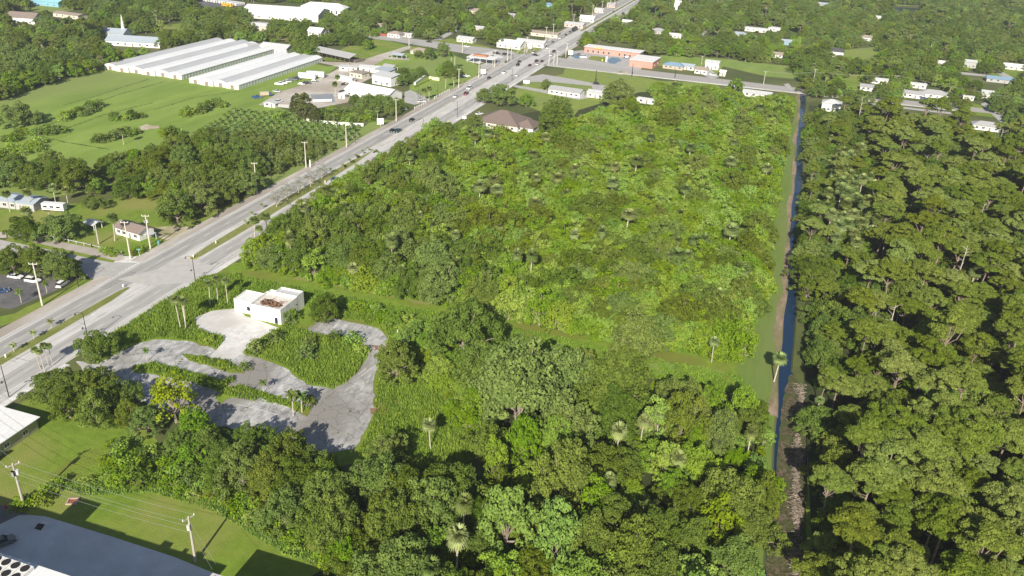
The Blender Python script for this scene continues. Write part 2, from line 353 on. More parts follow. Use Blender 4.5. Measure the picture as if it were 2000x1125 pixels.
M_YELP = mat('yellow paint', (.62, .48, .12), (.5, .4, .12), 3, .7)
M_SAND = mat('bare sand', (.42, .36, .28), (.55, .48, .38), .5, .95, (.22, .22, .08))
def struct(mb, name, m_): return tag(mb.build(name, m_), kind='structure')
# ground in one sheet, folded down along the canal
def edge_w(y): return 13.8+.35*math.sin(y*.05)+.2*math.sin(y*.17)
bank_e = lambda y: (22.0 if y < 206 else max(17.8, 22-(y-206)*.45))+.3*math.sin(y*.08)
gx = [-4000, -700, -200, 0]; mb = MB(); ys = [-100]+list(range(60, 640, 12))+[900, 1400, 4500]
prof = lambda y: [(-4000, 0), (-190, 0), (edge_w(y), 0), (edge_w(y)+1.0, -1.15), (bank_e(y)-1, -1.15), (bank_e(y), 0), (400, 0), (4000, 0)]
for y in ys: mb.v += [(x, y, z) for x, z in prof(y)]
n = 8
for i in range(len(ys)-1):
    for k in range(n-1): a = i*n+k; mb.f.append((a, a+1, a+n+1, a+n))
struct(mb, 'ground', M_GROUND)
# water with dark mirror surface
MWt = bpy.data.materials.new('canal water'); MWt.use_nodes = True; b = MWt.node_tree.nodes['Principled BSDF']
b.inputs['Base Color'].default_value = (.01, .03, .07, 1); b.inputs['Roughness'].default_value = .05; b.inputs['Specular IOR Level'].default_value = .5; b.inputs['IOR'].default_value = 1.33
struct(MB().quad((13.4, 80, -.45), (22.6, 80, -.45), (22.6, 1500, -.45), (13.4, 1500, -.45)), 'canal_water', MWt)
def poly(*pts): return [tuple(G(a, b)[:2]) for a, b in pts]
_zc = [0]
def S(name, m_, pts, z=.02, world=False):
    _zc[0] += 1; z += (_zc[0] % 40)*.0012
    return struct(MB().sheet(pts if world else poly(*pts), z), name, m_)
def wob(pts, amp=.5, seg=3.0):                    # uneven outline
    out = []; n = len(pts)
    for i in range(n):
        a = pts[i]; b = pts[(i+1) % n]; L = math.hypot(b[0]-a[0], b[1]-a[1]); k = max(1, int(L/seg))
        nx, ny = -(b[1]-a[1])/max(L, 1e-6), (b[0]-a[0])/max(L, 1e-6)
        for j in range(k):
            t = j/k; q = rng.normal()*amp*(1 if j else .4); out.append((a[0]+(b[0]-a[0])*t+nx*q, a[1]+(b[1]-a[1])*t+ny*q))
    return out
# mown strip and bank along the canal
pl = [((3.2 if y < 262 else min(11.2, 3.2+(y-262)*.031))+(.5*math.sin(y*.05)), y) for y in range(96, 592, 8)]; pr = [(edge_w(y)-.2, y) for y in range(96, 592, 8)]
S('canal_path', M_STRIP, pl+pr[::-1], .042, True)
mb = MB()
for y in range(190, 590, 6):
    a, b_ = edge_w(y), edge_w(y+6); w0 = 1.0+.45*math.sin(y*.11)+(1.1 if y < 290 else 0)*(.6+.4*math.sin(y*.3)); w1 = 1.0+.45*math.sin((y+6)*.11)+(1.1 if y+6 < 290 else 0)*(.6+.4*math.sin((y+6)*.3))
    mb.quad((a-w0, y, .06), (a+.1, y, .05), (b_+.1, y+6, .05), (b_-w1, y+6, .06)); mb.quad((a+.1, y, .05), (a+1.15, y, -.95), (b_+1.15, y+6, -.95), (b_+.1, y+6, .05))
struct(mb, 'canal_bank', M_BANK)
mb = MB()                                          # dead reeds filling the canal's near end
for i in range(4200):
    y = rng.uniform(112, 209); c = 19.7+.4*math.sin(y*.1); x = rng.normal(c, .6+.35*math.sin(y*.37))
    if not 17.0 < x < 21.2 or math.sin(y*.5+x)+rng.normal(0, .6) < -.7: continue
    l = rng.uniform(.3, 1.0); a = rng.normal(0, .6); zz = -.35+rng.uniform(0, .55); dx, dy = math.cos(a)*l, math.sin(a)*l
    mb.quad((x-dx*.5, y-dy*.5, zz), (x-dx*.5, y-dy*.5+.09, zz+.05), (x+dx*.5, y+dy*.5+.09, zz+.12), (x+dx*.5, y+dy*.5, zz))
tag(mb.build('dead_reeds', mat('reed straw', (.07, .055, .035), (.30, .25, .21), 1.1, .95, stretch=(1, 1, 1))), kind='stuff')
S('reed_bed', M_DEB, wob([(14.2, 108), (21.8, 108), (21.8, 209), (17.2, 214), (15.9, 205), (15.2, 190), (15.2, 175), (14.4, 160), (14.6, 140)], .25, 2), -.42, True)
S('canal_verge', M_WEED, wob([(21.9, 100), (29, 100), (26.5, 155), (24.6, 180), (22.5, 207), (21.9, 207)], .3, 4), .03, True)
# open grass
S('west_field', M_FIELD, [(-60, 200), (70, 172), (150, 150), (300, 112), (410, 80), (420, 84), (640, 130), (660, 128), (640, 145), (610, 160), (560, 185), (520, 200), (575, 222), (630, 236), (712, 247), (730, 232), (775, 236), (520, 385), (300, 345), (-60, 420)], .02)
S('house_lawn', M_LAWN, [(-60, 415), (180, 395), (330, 370), (480, 390), (500, 386), (330, 470), (270, 503), (150, 480), (-60, 450)], .045)
S('parking_verge', M_LAWN, wob(poly((-60, 658), (-60, 630), (30, 612), (75, 590), (130, 565), (150, 548), (180, 545), (183, 556), (80, 612)), .2, 4), .045, True)
S('street_verge', M_LAWN, [(20, 462), (230, 508), (228, 516), (205, 515), (140, 500), (10, 470)], .05)
S('south_lawn', M_LAWN, [(-60, 900), (0, 815), (60, 775), (200, 790), (300, 850), (330, 900), (420, 960), (560, 1030), (760, 1120), (900, 1250), (500, 1250), (-100, 1100)], .02)
S('mid_lawn', M_LAWNL, [(1030, 160), (1100, 145), (1105, 127), (1140, 128), (1290, 158), (1400, 163), (1410, 177), (1250, 180), (1180, 200), (1130, 215), (1110, 240), (1000, 195), (1000, 180)], .03)
S('ditch_grass', M_WEED, wob([(-166, 214.5), (-166, 197), (-110, 197), (-40, 197), (6, 197), (6, 214), (-60, 215), (-120, 216)], .6, 5), .03, True)
S('ditch_dry_grass', M_DRY, wob([(-140, 211.6), (-110, 212.0), (-92, 212.0), (-92, 213.4), (-110, 214), (-140, 213)], .5, 4), .05, True)
S('weed_ground', M_WEED, wob(poly((175, 700), (200, 660), (320, 583), (400, 535), (480, 510), (640, 555), (760, 640), (850, 690), (960, 780), (940, 860), (900, 930), (760, 915), (600, 900), (480, 820), (330, 800)), .8, 6), .025, True)
S('brush_ground', M_WEED, wob(poly((90, 930), (180, 870), (330, 880), (470, 930), (600, 1020), (700, 1110), (560, 1040), (430, 985), (300, 950), (160, 955)), .5, 5), .04, True)
S('cleared_lawn', M_LAWNL, wob(poly((1250, 712), (1300, 708), (1400, 722), (1420, 730), (1330, 738), (1262, 725)), .4, 4), .055, True)
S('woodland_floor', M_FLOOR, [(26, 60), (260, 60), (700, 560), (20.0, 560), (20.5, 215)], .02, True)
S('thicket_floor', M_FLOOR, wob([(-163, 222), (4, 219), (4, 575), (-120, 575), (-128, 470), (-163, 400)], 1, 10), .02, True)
S('grove_floor', M_FIELD, [(470, 200), (575, 222), (712, 250), (640, 270), (400, 250)], .04)
# far clearings
for nm, m_, pts in [('far_lawn', M_LAWNL, [(60, 12), (200, 8), (120, 24), (60, 22)]), ('far_lawn', M_LAWN, [(310, 52), (355, 45), (350, 60), (320, 66)]),
    ('yard_lawn', M_LAWN, [(840, 82), (880, 75), (960, 93), (940, 98)]), ('yard_lawn', M_FIELD, [(1500, 125), (1420, 115), (1290, 108), (1280, 128), (1400, 145), (1412, 130), (1500, 150), (1560, 155), (1550, 130)]),
    ('yard_lawn', M_FIELD, [(730, 120), (790, 103), (870, 112), (860, 130), (740, 135)]), ('yard_lawn', M_LAWN, [(720, 70), (800, 90), (830, 92), (780, 100), (700, 120), (620, 118), (640, 110)]),
    ('yard_lawn', M_LAWNL, [(1640, 98), (1750, 88), (1700, 120), (1650, 118)]), ('yard_lawn', M_LAWN, [(1860, 125), (2060, 130), (2060, 150), (1950, 150)]), ('yard_lawn', M_LAWN, [(1870, 195), (1960, 215), (1990, 235), (1900, 225)]),
    ('yard_lawn', M_LAWN, [(1650, 145), (1690, 140), (1680, 175), (1650, 172)]), ('yard_lawn', M_LAWN, [(1870, 250), (1960, 262), (1950, 285), (1880, 280)]), ('far_marsh', M_LAWNL, [(1700, 6), (1830, 9), (1826, 13), (1700, 10)]),
    ('roadside_lawn', M_LAWN, [(993, 92), (1070, 80), (1050, 102), (1010, 106)]), ('yard_lawn', M_FIELD, [(800, 95), (880, 105), (940, 130), (930, 150), (850, 200), (800, 175)])]: S(nm, m_, pts, .035)
S('far_pond', MWt, [(1745, 14), (1793, 16), (1796, 23), (1750, 21)], .06)
# -------- highway
MR = bpy.data.materials.new('highway surface'); MR.use_nodes = True; t = MR.node_tree; N = t.nodes; b = N['Principled BSDF']; b.inputs['Roughness'].default_value = .85
g = N.new('ShaderNodeNewGeometry'); sp = N.new('ShaderNodeSeparateXYZ'); t.links.new(g.outputs['Position'], sp.inputs[0])
mr = N.new('ShaderNodeMapRange'); mr.inputs[1].default_value = -193; mr.inputs[2].default_value = -166; t.links.new(sp.outputs[0], mr.inputs[0])
cr = N.new('ShaderNodeValToRGB'); cr.color_ramp.interpolation = 'LINEAR'; e = cr.color_ramp.elements
def lane(x): return (x+193)/27
stops = [(-193, .42), (-191.2, .42), (-190.7, .33), (-189, .27), (-187.4, .34), (-185.6, .28), (-183.8, .33), (-183.3, .47), (-176.3, .47), (-175.9, .38), (-174.3, .31), (-172.8, .37), (-171, .31), (-169.3, .37), (-168.9, .43), (-166, .44)]
e[0].position = 0; e[1].position = 1
for x, v in stops[1:-1]: e.new(lane(x))
for el_, (x, v) in zip(e, stops): el_.position = min(1, max(0, lane(x))); v *= 1.14; el_.color = (v*1.0, v*.97, v*.94, 1)
t.links.new(mr.outputs[0], cr.inputs[0])
n1 = N.new('ShaderNodeTexNoise'); mp = N.new('ShaderNodeMapping'); mp.inputs['Scale'].default_value = (1, .12, 1); t.links.new(g.outputs['Position'], mp.inputs[0]); t.links.new(mp.outputs[0], n1.inputs[0]); n1.inputs['Scale'].default_value = .8; n1.inputs['Detail'].default_value = 8
m2 = N.new('ShaderNodeMapRange'); m2.inputs[1].default_value = .3; m2.inputs[2].default_value = .7; m2.inputs[3].default_value = .80; m2.inputs[4].default_value = 1.12; t.links.new(n1.outputs[0], m2.inputs[0])
vm = N.new('ShaderNodeVectorMath'); vm.operation = 'SCALE'; t.links.new(cr.outputs[0], vm.inputs[0]); t.links.new(m2.outputs[0], vm.inputs['Scale']); t.links.new(vm.outputs[0], b.inputs['Base Color'])
struct(MB().quad((-192.6, 40, .06), (-166.4, 40, .06), (-166.4, 3000, .06), (-192.6, 3000, .06)), 'highway', MR)
M_XR = mat('cross street surface', (.33, .32, .31), (.42, .41, .395), .2, .9, (.37, .35, .33), stretch=(.2, 1, 1))
XS0, XS1 = 594.5, 615.5
struct(MB().quad((-166.2, XS0, .07), (70, XS0, .07), (300, XS0+6, .07), (300, XS0+18, .07), (70, XS0+14, .07), (-110, XS1, .07), (-166.2, XS1+13, .07)), 'cross_street', M_XR)
struct(MB().quad((-192.8, XS0-1, .07), (-192.8, XS1+16, .07), (-300, XS1+26, .07), (-480, XS1+30, .07), (-480, XS1+14, .07), (-300, XS1+6, .07)), 'cross_street', M_XR)
struct(MB().box(-196.4, -192.6, 40, 189, 0, .14), 'pavement', M_WALK)
struct(MB().box(-196.0, -192.6, 202, 586, 0, .14), 'pavement', M_WALK); struct(MB().box(-196.0, -192.6, 634, 1500, 0, .14), 'pavement', M_WALK)
struct(MB().box(-166.4, -164.4, 149.5, 592, 0, .13), 'pavement', M_CONC); struct(MB().box(-166.4, -164.6, 40, 143, 0, .13), 'pavement', M_CONC); struct(MB().box(-166.4, -164, 634, 1500, 0, .14), 'pavement', M_WALK)
struct(MB().box(-164, 120, XS0-2.2, XS0-.1, 0, .15), 'pavement', M_CONC)
struct(MB().prism(poly((183, 557), (172, 565), (215, 520), (235, 500), (290, 502), (262, 520)), 0, .10), 'pavement', M_CONC)
S('side_street', M_SIDE, [(-192.6, 187), (-192.6, 201.5), (-201, 198.3), (-340, 198.3), (-340, 189.2), (-204, 189.2), (-197.6, 186)], .075, True)
S('side_path', M_WALK, [(-60, 452), (30, 455), (240, 497), (243, 508), (228, 510), (25, 465), (-60, 465)], .08)
# medians with kerbs
def median(pts, name='median'):
    struct(MB().prism(pts, 0, .15), name, M_KERB)
    c = [sum(p[0] for p in pts)/len(pts), sum(p[1] for p in pts)/len(pts)]
    ins = []; n = len(pts)
    for i in range(n):
        a = Vector(pts[i-1]); p = Vector(pts[i]); q = Vector(pts[(i+1) % n]); d = ((q-a).normalized()); nn = Vector((-d.y, d.x))
        area = sum(pts[j][0]*pts[(j+1) % n][1]-pts[(j+1) % n][0]*pts[j][1] for j in range(n)); ins.append(tuple(p+nn*(.22 if area > 0 else -.22)))
    struct(MB().sheet(ins, .17), 'median_grass', mat('median grass', (.17, .19, .045), (.23, .24, .08), .5, .95, (.14, .17, .03)))
median([(-184.1, 40), (-184.1, 150), (-183.9, 182), (-183.4, 185.4), (-182.5, 186.2), (-181.7, 185), (-180.6, 176), (-180.4, 150), (-180.4, 40)])
median([(-180.1, 213), (-180.9, 222), (-181.4, 245), (-182.6, 262), (-182.8, 300), (-182.4, 330), (-180.9, 350), (-180.4, 350), (-178.6, 330), (-177.6, 300), (-177.2, 260), (-176.9, 230), (-177.0, 214), (-177.8, 210.8), (-179.3, 210.8)])
median([(-181.6, 760), (-181.6, 1100), (-178.5, 1100), (-178.5, 760)])
mk = MB(); Z = .085
def line(x, y0, y1, w=.16): mk.quad((x-w/2, y0, Z), (x+w/2, y0, Z), (x+w/2, y1, Z), (x-w/2, y1, Z))
def dash(x, y0, y1, L=3.1, gap=9.2, w=.16):
    y = y0
    while y < y1: line(x, y, min(y+L, y1), w); y += L+gap
line(-190.8, 40, 184, .2); line(-190.8, 202, 588, .2); line(-190.8, 636, 1400); line(-169.1, 40, 592, .2); line(-169.1, 636, 1400)
dash(-187.3, 45, 580); dash(-187.3, 640, 1400); dash(-172.75, 50, 590); dash(-172.75, 640, 1400)
line(-176.1, 118, 180, .2); line(-183.5, 215, 262, .2); dash(-183.5, 352, 590, 2.6, 9); line(-176.2, 300, 590)
line(-167.6, 40, 150, .14); line(-193.6+1.0, 150, 186, .14)
dash(-192.0, 186, 203, .6, .9, .3)
mk.quad((-196, 189, Z+.02), (-195.6, 189, Z+.02), (-195.6, 198, Z+.02), (-196, 198, Z+.02))
for x in (-184, -180.5, -176.2, -172.7): line(x, 566, 591, .18)
for y in (591.5, 594.5, 618, 621): mk.quad((-192, y, Z+.01), (-167, y, Z+.01), (-167, y+.35, Z+.01), (-192, y+.35, Z+.01))
for x in (-163, -160, -197, -200): mk.quad((x, 597, Z+.01), (x+.35, 597, Z+.01), (x+.35, 612, Z+.01), (x, 612, Z+.01))
mk.quad((-158, 604.8, Z+.01), (60, 604.8, Z+.01), (60, 605, Z+.01), (-158, 605, Z+.01))
mk.quad((-158, 596.4, Z+.01), (110, 596.4, Z+.01), (110, 596.6, Z+.01), (-158, 596.6, Z+.01))
def arrow(x, y, s=1, side=-1):                   # left-turn arrow: shaft, hook and head
    for a in ([(-.1, -1.6), (.1, -1.6), (.1, .7), (-.1, .7)], [(-.1, .5), (.1, .7), (side*.95, 1.0), (side*.95, .72)], [(side*.8, 1.5), (side*1.75, .85), (side*.8, .2)]):
        mk.quad(*[(x+p[0]*s, y+p[1]*s, Z+.01) for p in (a if side < 0 else a)])
arrow(-177.9, 166.3, 1.25); arrow(-181.9, 219.5, 1.2, 1); arrow(-182.9, 238, 1.2, 1); arrow(-182.6, 247, 1.2, 1); arrow(-178.6, 318, 1.2); arrow(-179, 361, 1.2); arrow(-179, 560, 1.2); arrow(-182, 572, 1.2)
struct(mk, 'road_marking', M_WHITEP)
mk = MB()
for x in (-183.9, -180.3): line(x, 356, 560, .14)
line(-176.6, 40, 110, .1); mk.quad((-180.1, 212.6, .165), (-176.9, 212.4, .165), (-177.5, 210.7, .165), (-179.6, 210.7, .165))
struct(mk, 'road_marking', M_YELP)
struct(MB().quad((-190, 189, .09), (-178, 189, .09), (-168, 196, .09), (-168, 209, .09), (-177, 211, .09), (-183, 211, .09), (-183.6, 200, .09)), 'worn_concrete', mat('crossing concrete', (.42, .405, .385), (.48, .465, .45), .4, .9))
# side street markings
mk = MB(); Z = .09
for y in (198.0, 189.6): mk.quad((-330, y, Z), (-202, y, Z), (-202, y+.15, Z), (-330, y+.15, Z))
mk.quad((-330, 193.8, Z), (-203, 193.8, Z), (-203, 194, Z), (-330, 194, Z))
for x in (-206, -209): mk.quad((x, 196, Z), (x+1.5, 196, Z), (x+1.5, 196.3, Z), (x, 196.3, Z))
mk.quad((-199.6, 190.2, Z), (-199.2, 190.2, Z), (-198, 197.6, Z), (-198.4, 197.6, Z))
struct(mk, 'road_marking', M_WHITEP)
# -------- ruined bank's paving
S('drive_asphalt', M_OLDA, wob(poly((148, 706), (190, 712), (225, 692), (272, 670), (312, 663), (370, 667), (405, 677), (430, 688), (475, 692), (505, 700), (550, 715), (575, 735), (600, 752), (650, 761), (680, 745), (700, 725), (715, 702), (722, 680), (708, 668), (675, 660), (640, 655), (592, 650), (612, 635), (645, 620), (675, 627), (705, 633), (740, 642), (757, 660), (767, 680), (748, 690), (738, 712), (730, 740), (730, 765), (727, 790), (735, 803), (715, 838), (690, 878), (640, 885), (500, 850), (330, 805), (180, 745)), .22, 1.6), .04, True)
S('bank_apron', M_CONC, wob(poly((379, 622), (412, 608), (460, 603), (480, 618), (542, 640), (550, 634), (538, 645), (525, 656), (500, 666), (488, 677), (478, 690), (465, 697), (445, 712), (408, 698), (425, 682), (437, 661), (405, 652), (385, 643)), .08, 1.5), .07, True)
for nm, p_, m_ in [('verge_island', ((355, 692), (372, 692), (405, 700), (440, 707), (478, 721), (477, 730), (450, 729), (410, 716), (370, 706)), M_WEED), ('verge_island', ((258, 716), (300, 708), (380, 728), (447, 746), (440, 770), (425, 765), (380, 748), (300, 732), (262, 728)), M_WEED),
    ('verge_island', ((420, 775), (440, 760), (470, 752), (560, 780), (610, 800), (600, 815), (560, 795), (470, 765), (430, 790)), M_WEED), ('parking_bay', ((285, 735), (380, 755), (420, 770), (400, 800), (330, 790)), M_DARKA), ('parking_bay', ((440, 785), (465, 768), (555, 792), (580, 815), (560, 845), (450, 820)), M_DARKA)]:
    S(nm, m_, wob(poly(*p_), .12, 1.5), .11 if nm == 'verge_island' else .075, True)
mk = MB()
for (a, b_) in [((462, 790), (505, 800)), ((505, 800), (545, 812)), ((705, 735), (738, 712)), ((700, 732), (715, 720)), ((310, 748), (330, 752)), ((385, 750), (395, 742))]:
    p, q = G(*a), G(*b_); d = (q-p).normalized()*.07; mk.quad((p.x-d.y, p.y+d.x, .12), (p.x+d.y, p.y-d.x, .12), (q.x+d.y, q.y-d.x, .12), (q.x-d.y, q.y+d.x, .12))
struct(mk, 'road_marking', M_WHITEP)
for p_ in [((752, 672), (765, 668), (768, 682), (758, 686), (750, 681)), ((728, 675), (740, 676), (742, 684), (732, 686)), ((722, 800), (740, 796), (738, 806), (724, 808)), ((535, 665), (560, 662), (562, 675), (545, 676))]:
    S('leaf_litter', mat('brown litter', (.20, .10, .06), (.30, .17, .11), 2, .95), wob(poly(*p_), .25, .5), .125, True)
# -------- lower left service yard
S('service_yard', mat('yard concrete', (.54, .55, .57), (.66, .67, .69), .25, .9, (.47, .48, .49)), [(-131, 94.3), (-129.4, 95.0), (-126, 95.9), (-110, 96.0), (-95, 95.8), (-84, 94.9), (-80, 93.2), (-78, 60), (-135, 60), (-133.5, 88)], .06, True)
S('service_drive', M_DARKA, [(-160, 86), (-133, 89), (-129.5, 95.2), (-136, 95.5), (-160, 92)], .05, True)
S('drain_slab', M_CONC, poly((55, 1033), (72, 1017), (97, 1021), (82, 1039)), .085, True)
tag(MB().prism(poly((67, 1033), (75, 1023), (88, 1025), (80, 1037)), .09, .15).build('drain_grate', mat('dark steel', (.03, .03, .035))), 'black steel drain grate set in the pale service yard slab', 'drain grate')
# -------- west yards, tracks and car parks
S('garden_yard', M_GRAV, [(505, 205), (545, 180), (610, 160), (650, 140), (690, 118), (720, 118), (705, 135), (730, 150), (690, 170), (680, 200), (600, 215), (560, 210)], .05)
S('gravel_track', M_GRAV, [(612, 120), (680, 122), (700, 120), (740, 107), (790, 92), (803, 90), (800, 96), (760, 110), (730, 128), (690, 140), (650, 128)], .055)
S('gravel_track', M_GRAV, [(750, 111), (840, 117), (838, 120), (748, 115)], .055)
S('centre_car_park', M_SIDE, [(790, 180), (830, 165), (850, 155), (870, 160), (905, 155), (900, 165), (850, 195), (810, 205), (790, 200)], .05)
S('yard_asphalt', mat('blue grey asphalt', (.22, .24, .27), (.28, .30, .33), .3), [(605, 185), (650, 183), (655, 200), (615, 200)], .07)
S('forecourt', M_CONC, [(905, 118), (940, 105), (960, 100), (985, 112), (960, 118), (935, 125)], .055); S('forecourt', M_SIDE, [(960, 118), (990, 112), (985, 122), (930, 145), (915, 150), (930, 130)], .05)
S('restaurant_drive', M_SIDE, [(905, 250), (935, 240), (990, 255), (1050, 262), (1040, 275), (950, 265), (895, 262)], .05)
S('motel_drive', M_SIDE, [(1020, 152), (1060, 145), (1120, 155), (1185, 168), (1180, 180), (1160, 178), (1155, 168), (1075, 160), (1030, 160)], .05)
S('motel_drive', M_SIDE, [(1005, 166), (1065, 176), (1130, 190), (1150, 180), (1170, 188), (1130, 195), (1003, 170)], .055)
S('plaza_car_park', M_SIDE, [(1118, 100), (1140, 98), (1260, 118), (1250, 140), (1225, 136), (1105, 118)], .075)
MBl = mat('blue sealed asphalt', (.12, .19, .27), (.16, .24, .33), .3)
for p_ in [((1184, 118), (1195, 112), (1208, 113), (1213, 119), (1200, 125), (1188, 124)), ((1118, 108), (1125, 105), (1135, 106), (1132, 115), (1122, 114))]: S('blue_patch', MBl, wob(poly(*p_), .5, 3), .11, True)
S('plaza_grass', M_LAWN, [(1148, 116), (1155, 109), (1183, 112), (1182, 122)], .10)
S('office_car_park', M_DARKA, wob(poly((-60, 590), (0, 520), (40, 522), (90, 535), (150, 545), (120, 562), (70, 585), (20, 605)), .2, 4), .055, True)
mk = MB()
for i in range(6): a = G(5+i*22, 560-i*2); mk.quad((a.x, a.y, .08), (a.x+.12, a.y, .08), (a.x+.12-1.2, a.y+5, .08), (a.x-1.2, a.y+5, .08))
struct(mk, 'road_marking', M_WHITEP)
S('bare_patch', M_SAND, wob(poly((270, 248), (285, 243), (312, 245), (305, 252), (278, 254)), .6, 2), .07, True); S('bare_patch', M_SAND, wob(poly((512, 128), (525, 123), (550, 127), (540, 132)), .5, 3), .07, True)
S('dirt_yard', M_SAND, wob(poly((300, 446), (340, 440), (372, 444), (350, 462), (325, 470), (300, 462)), .4, 2), .07, True)
S('sand_patch', M_SAND, wob(poly((1203, 142), (1212, 139), (1228, 141), (1225, 146), (1205, 146)), .4, 2), .07, True)
S('school_car_park', M_DARKA, [(380, -6), (470, 2), (480, 12), (400, 14), (370, 6)], .05)
S('side_lane', M_SIDE, [(843, 80), (880, 60), (892, 56), (893, 61), (862, 78)], .06)
for p_ in [((1690, 200), (1740, 206), (1860, 220), (1862, 224), (1750, 211), (1700, 204)), ((1870, 140), (1960, 150), (1962, 153), (1870, 145)), ((1935, 128), (1945, 133), (1985, 155), (1975, 158), (1940, 140)), ((1915, 203), (1925, 200), (1965, 235), (1955, 240)), ((1362, 78), (1372, 62), (1400, 46), (1404, 48), (1376, 66), (1368, 80)), ((1530, 165), (1540, 163), (1550, 175), (1543, 176)), ((650, 12), (780, -8), (800, -8), (770, 5)), ((1370, 145), (1385, 133), (1405, 150), (1390, 155))]: S('side_lane', M_SIDE, p_, .06)
# tyre ruts and streaks in the field
mk = MB()
for pts in [[(125, 205), (180, 190), (240, 170), (290, 155)], [(160, 210), (230, 185), (320, 160)], [(70, 250), (130, 232), (180, 222)], [(100, 262), (200, 225), (300, 200)], [(60, 262), (130, 278), (215, 292)], [(300, 215), (380, 190), (470, 178)]]:
    P_ = [G(*p) for p in pts]
    for a, b_ in zip(P_[:-1], P_[1:]):
        k = 10; d = (b_-a); nn = Vector((-d.y, d.x, 0)).normalized()
        for i in range(k):
            p = a+d*(i/k)+nn*rng.normal(0, .15); q = a+d*((i+.85)/k)+nn*rng.normal(0, .15); w_ = rng.uniform(.25, .7); mk.quad(*[tuple(v+Vector((0, 0, .05))) for v in (p-nn*w_, p+nn*w_, q+nn*w_, q-nn*w_)][::-1])
struct(mk, 'field_rut', mat('rut grass', (.05, .085, .015), (.08, .12, .02), .5))

# cracks and stains in the highway lanes
mk = MB(); rr_ = np.random.default_rng(5)
for i in range(90):
    x, y = rr_.uniform(-191, -168), rr_.uniform(110, 420); L = rr_.uniform(1.5, 9); px_, py_ = x, y; across = rr_.uniform() < .45
    for j in range(6):
        qx, qy = (px_+L/6*.6, py_+rr_.normal(0, .12)) if across else (px_+rr_.normal(0, .1), py_+L/6); w_ = rr_.uniform(.03, .07)
        if not -192 < qx < -167: break
        if across: mk.quad((px_, py_-w_, .079), (qx, qy-w_, .079), (qx, qy+w_, .079), (px_, py_+w_, .079))
        else: mk.quad((px_-w_, py_, .079), (px_+w_, py_, .079), (qx+w_, qy, .079), (qx-w_, qy, .079))
        px_, py_ = qx, qy
struct(mk, 'road_crack', mat('tar', (.10, .10, .10)))
for i in range(16):
    x = [-189, -185.6, -174.3, -171][i % 4]; y = rr_.uniform(120, 600); l = rr_.uniform(3, 14); w_ = rr_.uniform(.6, 1.5)
    S('road_patch', mat('asphalt patch', (.25, .245, .24), (.33, .32, .31), 1.5), [(x-w_, y), (x+w_, y), (x+w_, y+l), (x-w_, y+l)], .0635-.0012*((_zc[0]+1) % 40)+.0004*i, True)
# ------------------------------------------------------------------ buildings
def MW(n, c, v=.85): return mat('wall '+n, c, tuple(x*v for x in c), .8, .9, coord='object')
W_WHITE = MW('white', (.78, .77, .74)); W_CREAM = MW('cream', (.62, .58, .48)); W_OLIVE = MW('olive', (.36, .36, .22)); W_CORAL = MW('coral', (.60, .29, .235)); W_BLUE = MW('blue', (.22, .45, .58)); W_TAN = MW('tan', (.5, .42, .33)); W_PINK = MW('pink', (.62, .48, .45)); W_GREY = MW('grey', (.42, .42, .42))
def MRf(n, c, m_=0, r=.7, st=(3, .3, 1)): return mat('roof '+n, c, tuple(x*.8 for x in c), 1.2, r, coord='object', metallic=m_, stretch=st)
R_WHITE = MRf('white', (.80, .80, .80)); R_GREY = MRf('grey', (.40, .40, .41)); R_LGREY = MRf('light grey', (.55, .56, .57)); R_BROWN = MRf('brown', (.20, .155, .135)); R_DARK = MRf('dark', (.085, .085, .095)); R_BLUE = MRf('blue', (.22, .34, .46)); R_BLG = MRf('blue grey', (.38, .44, .50)); R_TAN = MRf('tan', (.36, .30, .25)); R_BW = MRf('brown weathered', (.25, .20, .175))
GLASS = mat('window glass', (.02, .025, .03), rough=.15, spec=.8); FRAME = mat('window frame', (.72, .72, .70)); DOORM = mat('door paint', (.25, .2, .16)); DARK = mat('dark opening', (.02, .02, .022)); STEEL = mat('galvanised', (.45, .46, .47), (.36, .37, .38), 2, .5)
def win(root, x, y, z, w, h, face, door=False):
    t = .06; g = MB(); f = MB()
    if face in 'SN':
        s = -1 if face == 'S' else 1; a, b_ = (y-t, y+.02) if s < 0 else (y-.02, y+t)
        g.box(x-w/2, x+w/2, a, b_, z, z+h); e = .09; c, d = (y-t-.03, y) if s < 0 else (y, y+t+.03)
        f.box(x-w/2-e, x-w/2, c, d, z-e, z+h+e).box(x+w/2, x+w/2+e, c, d, z-e, z+h+e).box(x-w/2, x+w/2, c, d, z+h, z+h+e).box(x-w/2, x+w/2, c, d, z-e, z)
        if not door: f.box(x-.03, x+.03, c, d, z, z+h)
    else:
        s = -1 if face == 'W' else 1; a, b_ = (x-t, x+.02) if s < 0 else (x-.02, x+t)
        g.box(a, b_, y-w/2, y+w/2, z, z+h); e = .09; c, d = (x-t-.03, x) if s < 0 else (x, x+t+.03)
        f.box(c, d, y-w/2-e, y-w/2, z-e, z+h+e).box(c, d, y+w/2, y+w/2+e, z-e, z+h+e).box(c, d, y-w/2, y+w/2, z+h, z+h+e).box(c, d, y-w/2, y+w/2, z-e, z)
        if not door: f.box(c, d, y-.03, y+.03, z, z+h)
    if door: o = g.build('door', DOORM, root)
    else: o = g.build('window', GLASS, root)
    f.build('frame', FRAME, o); return o
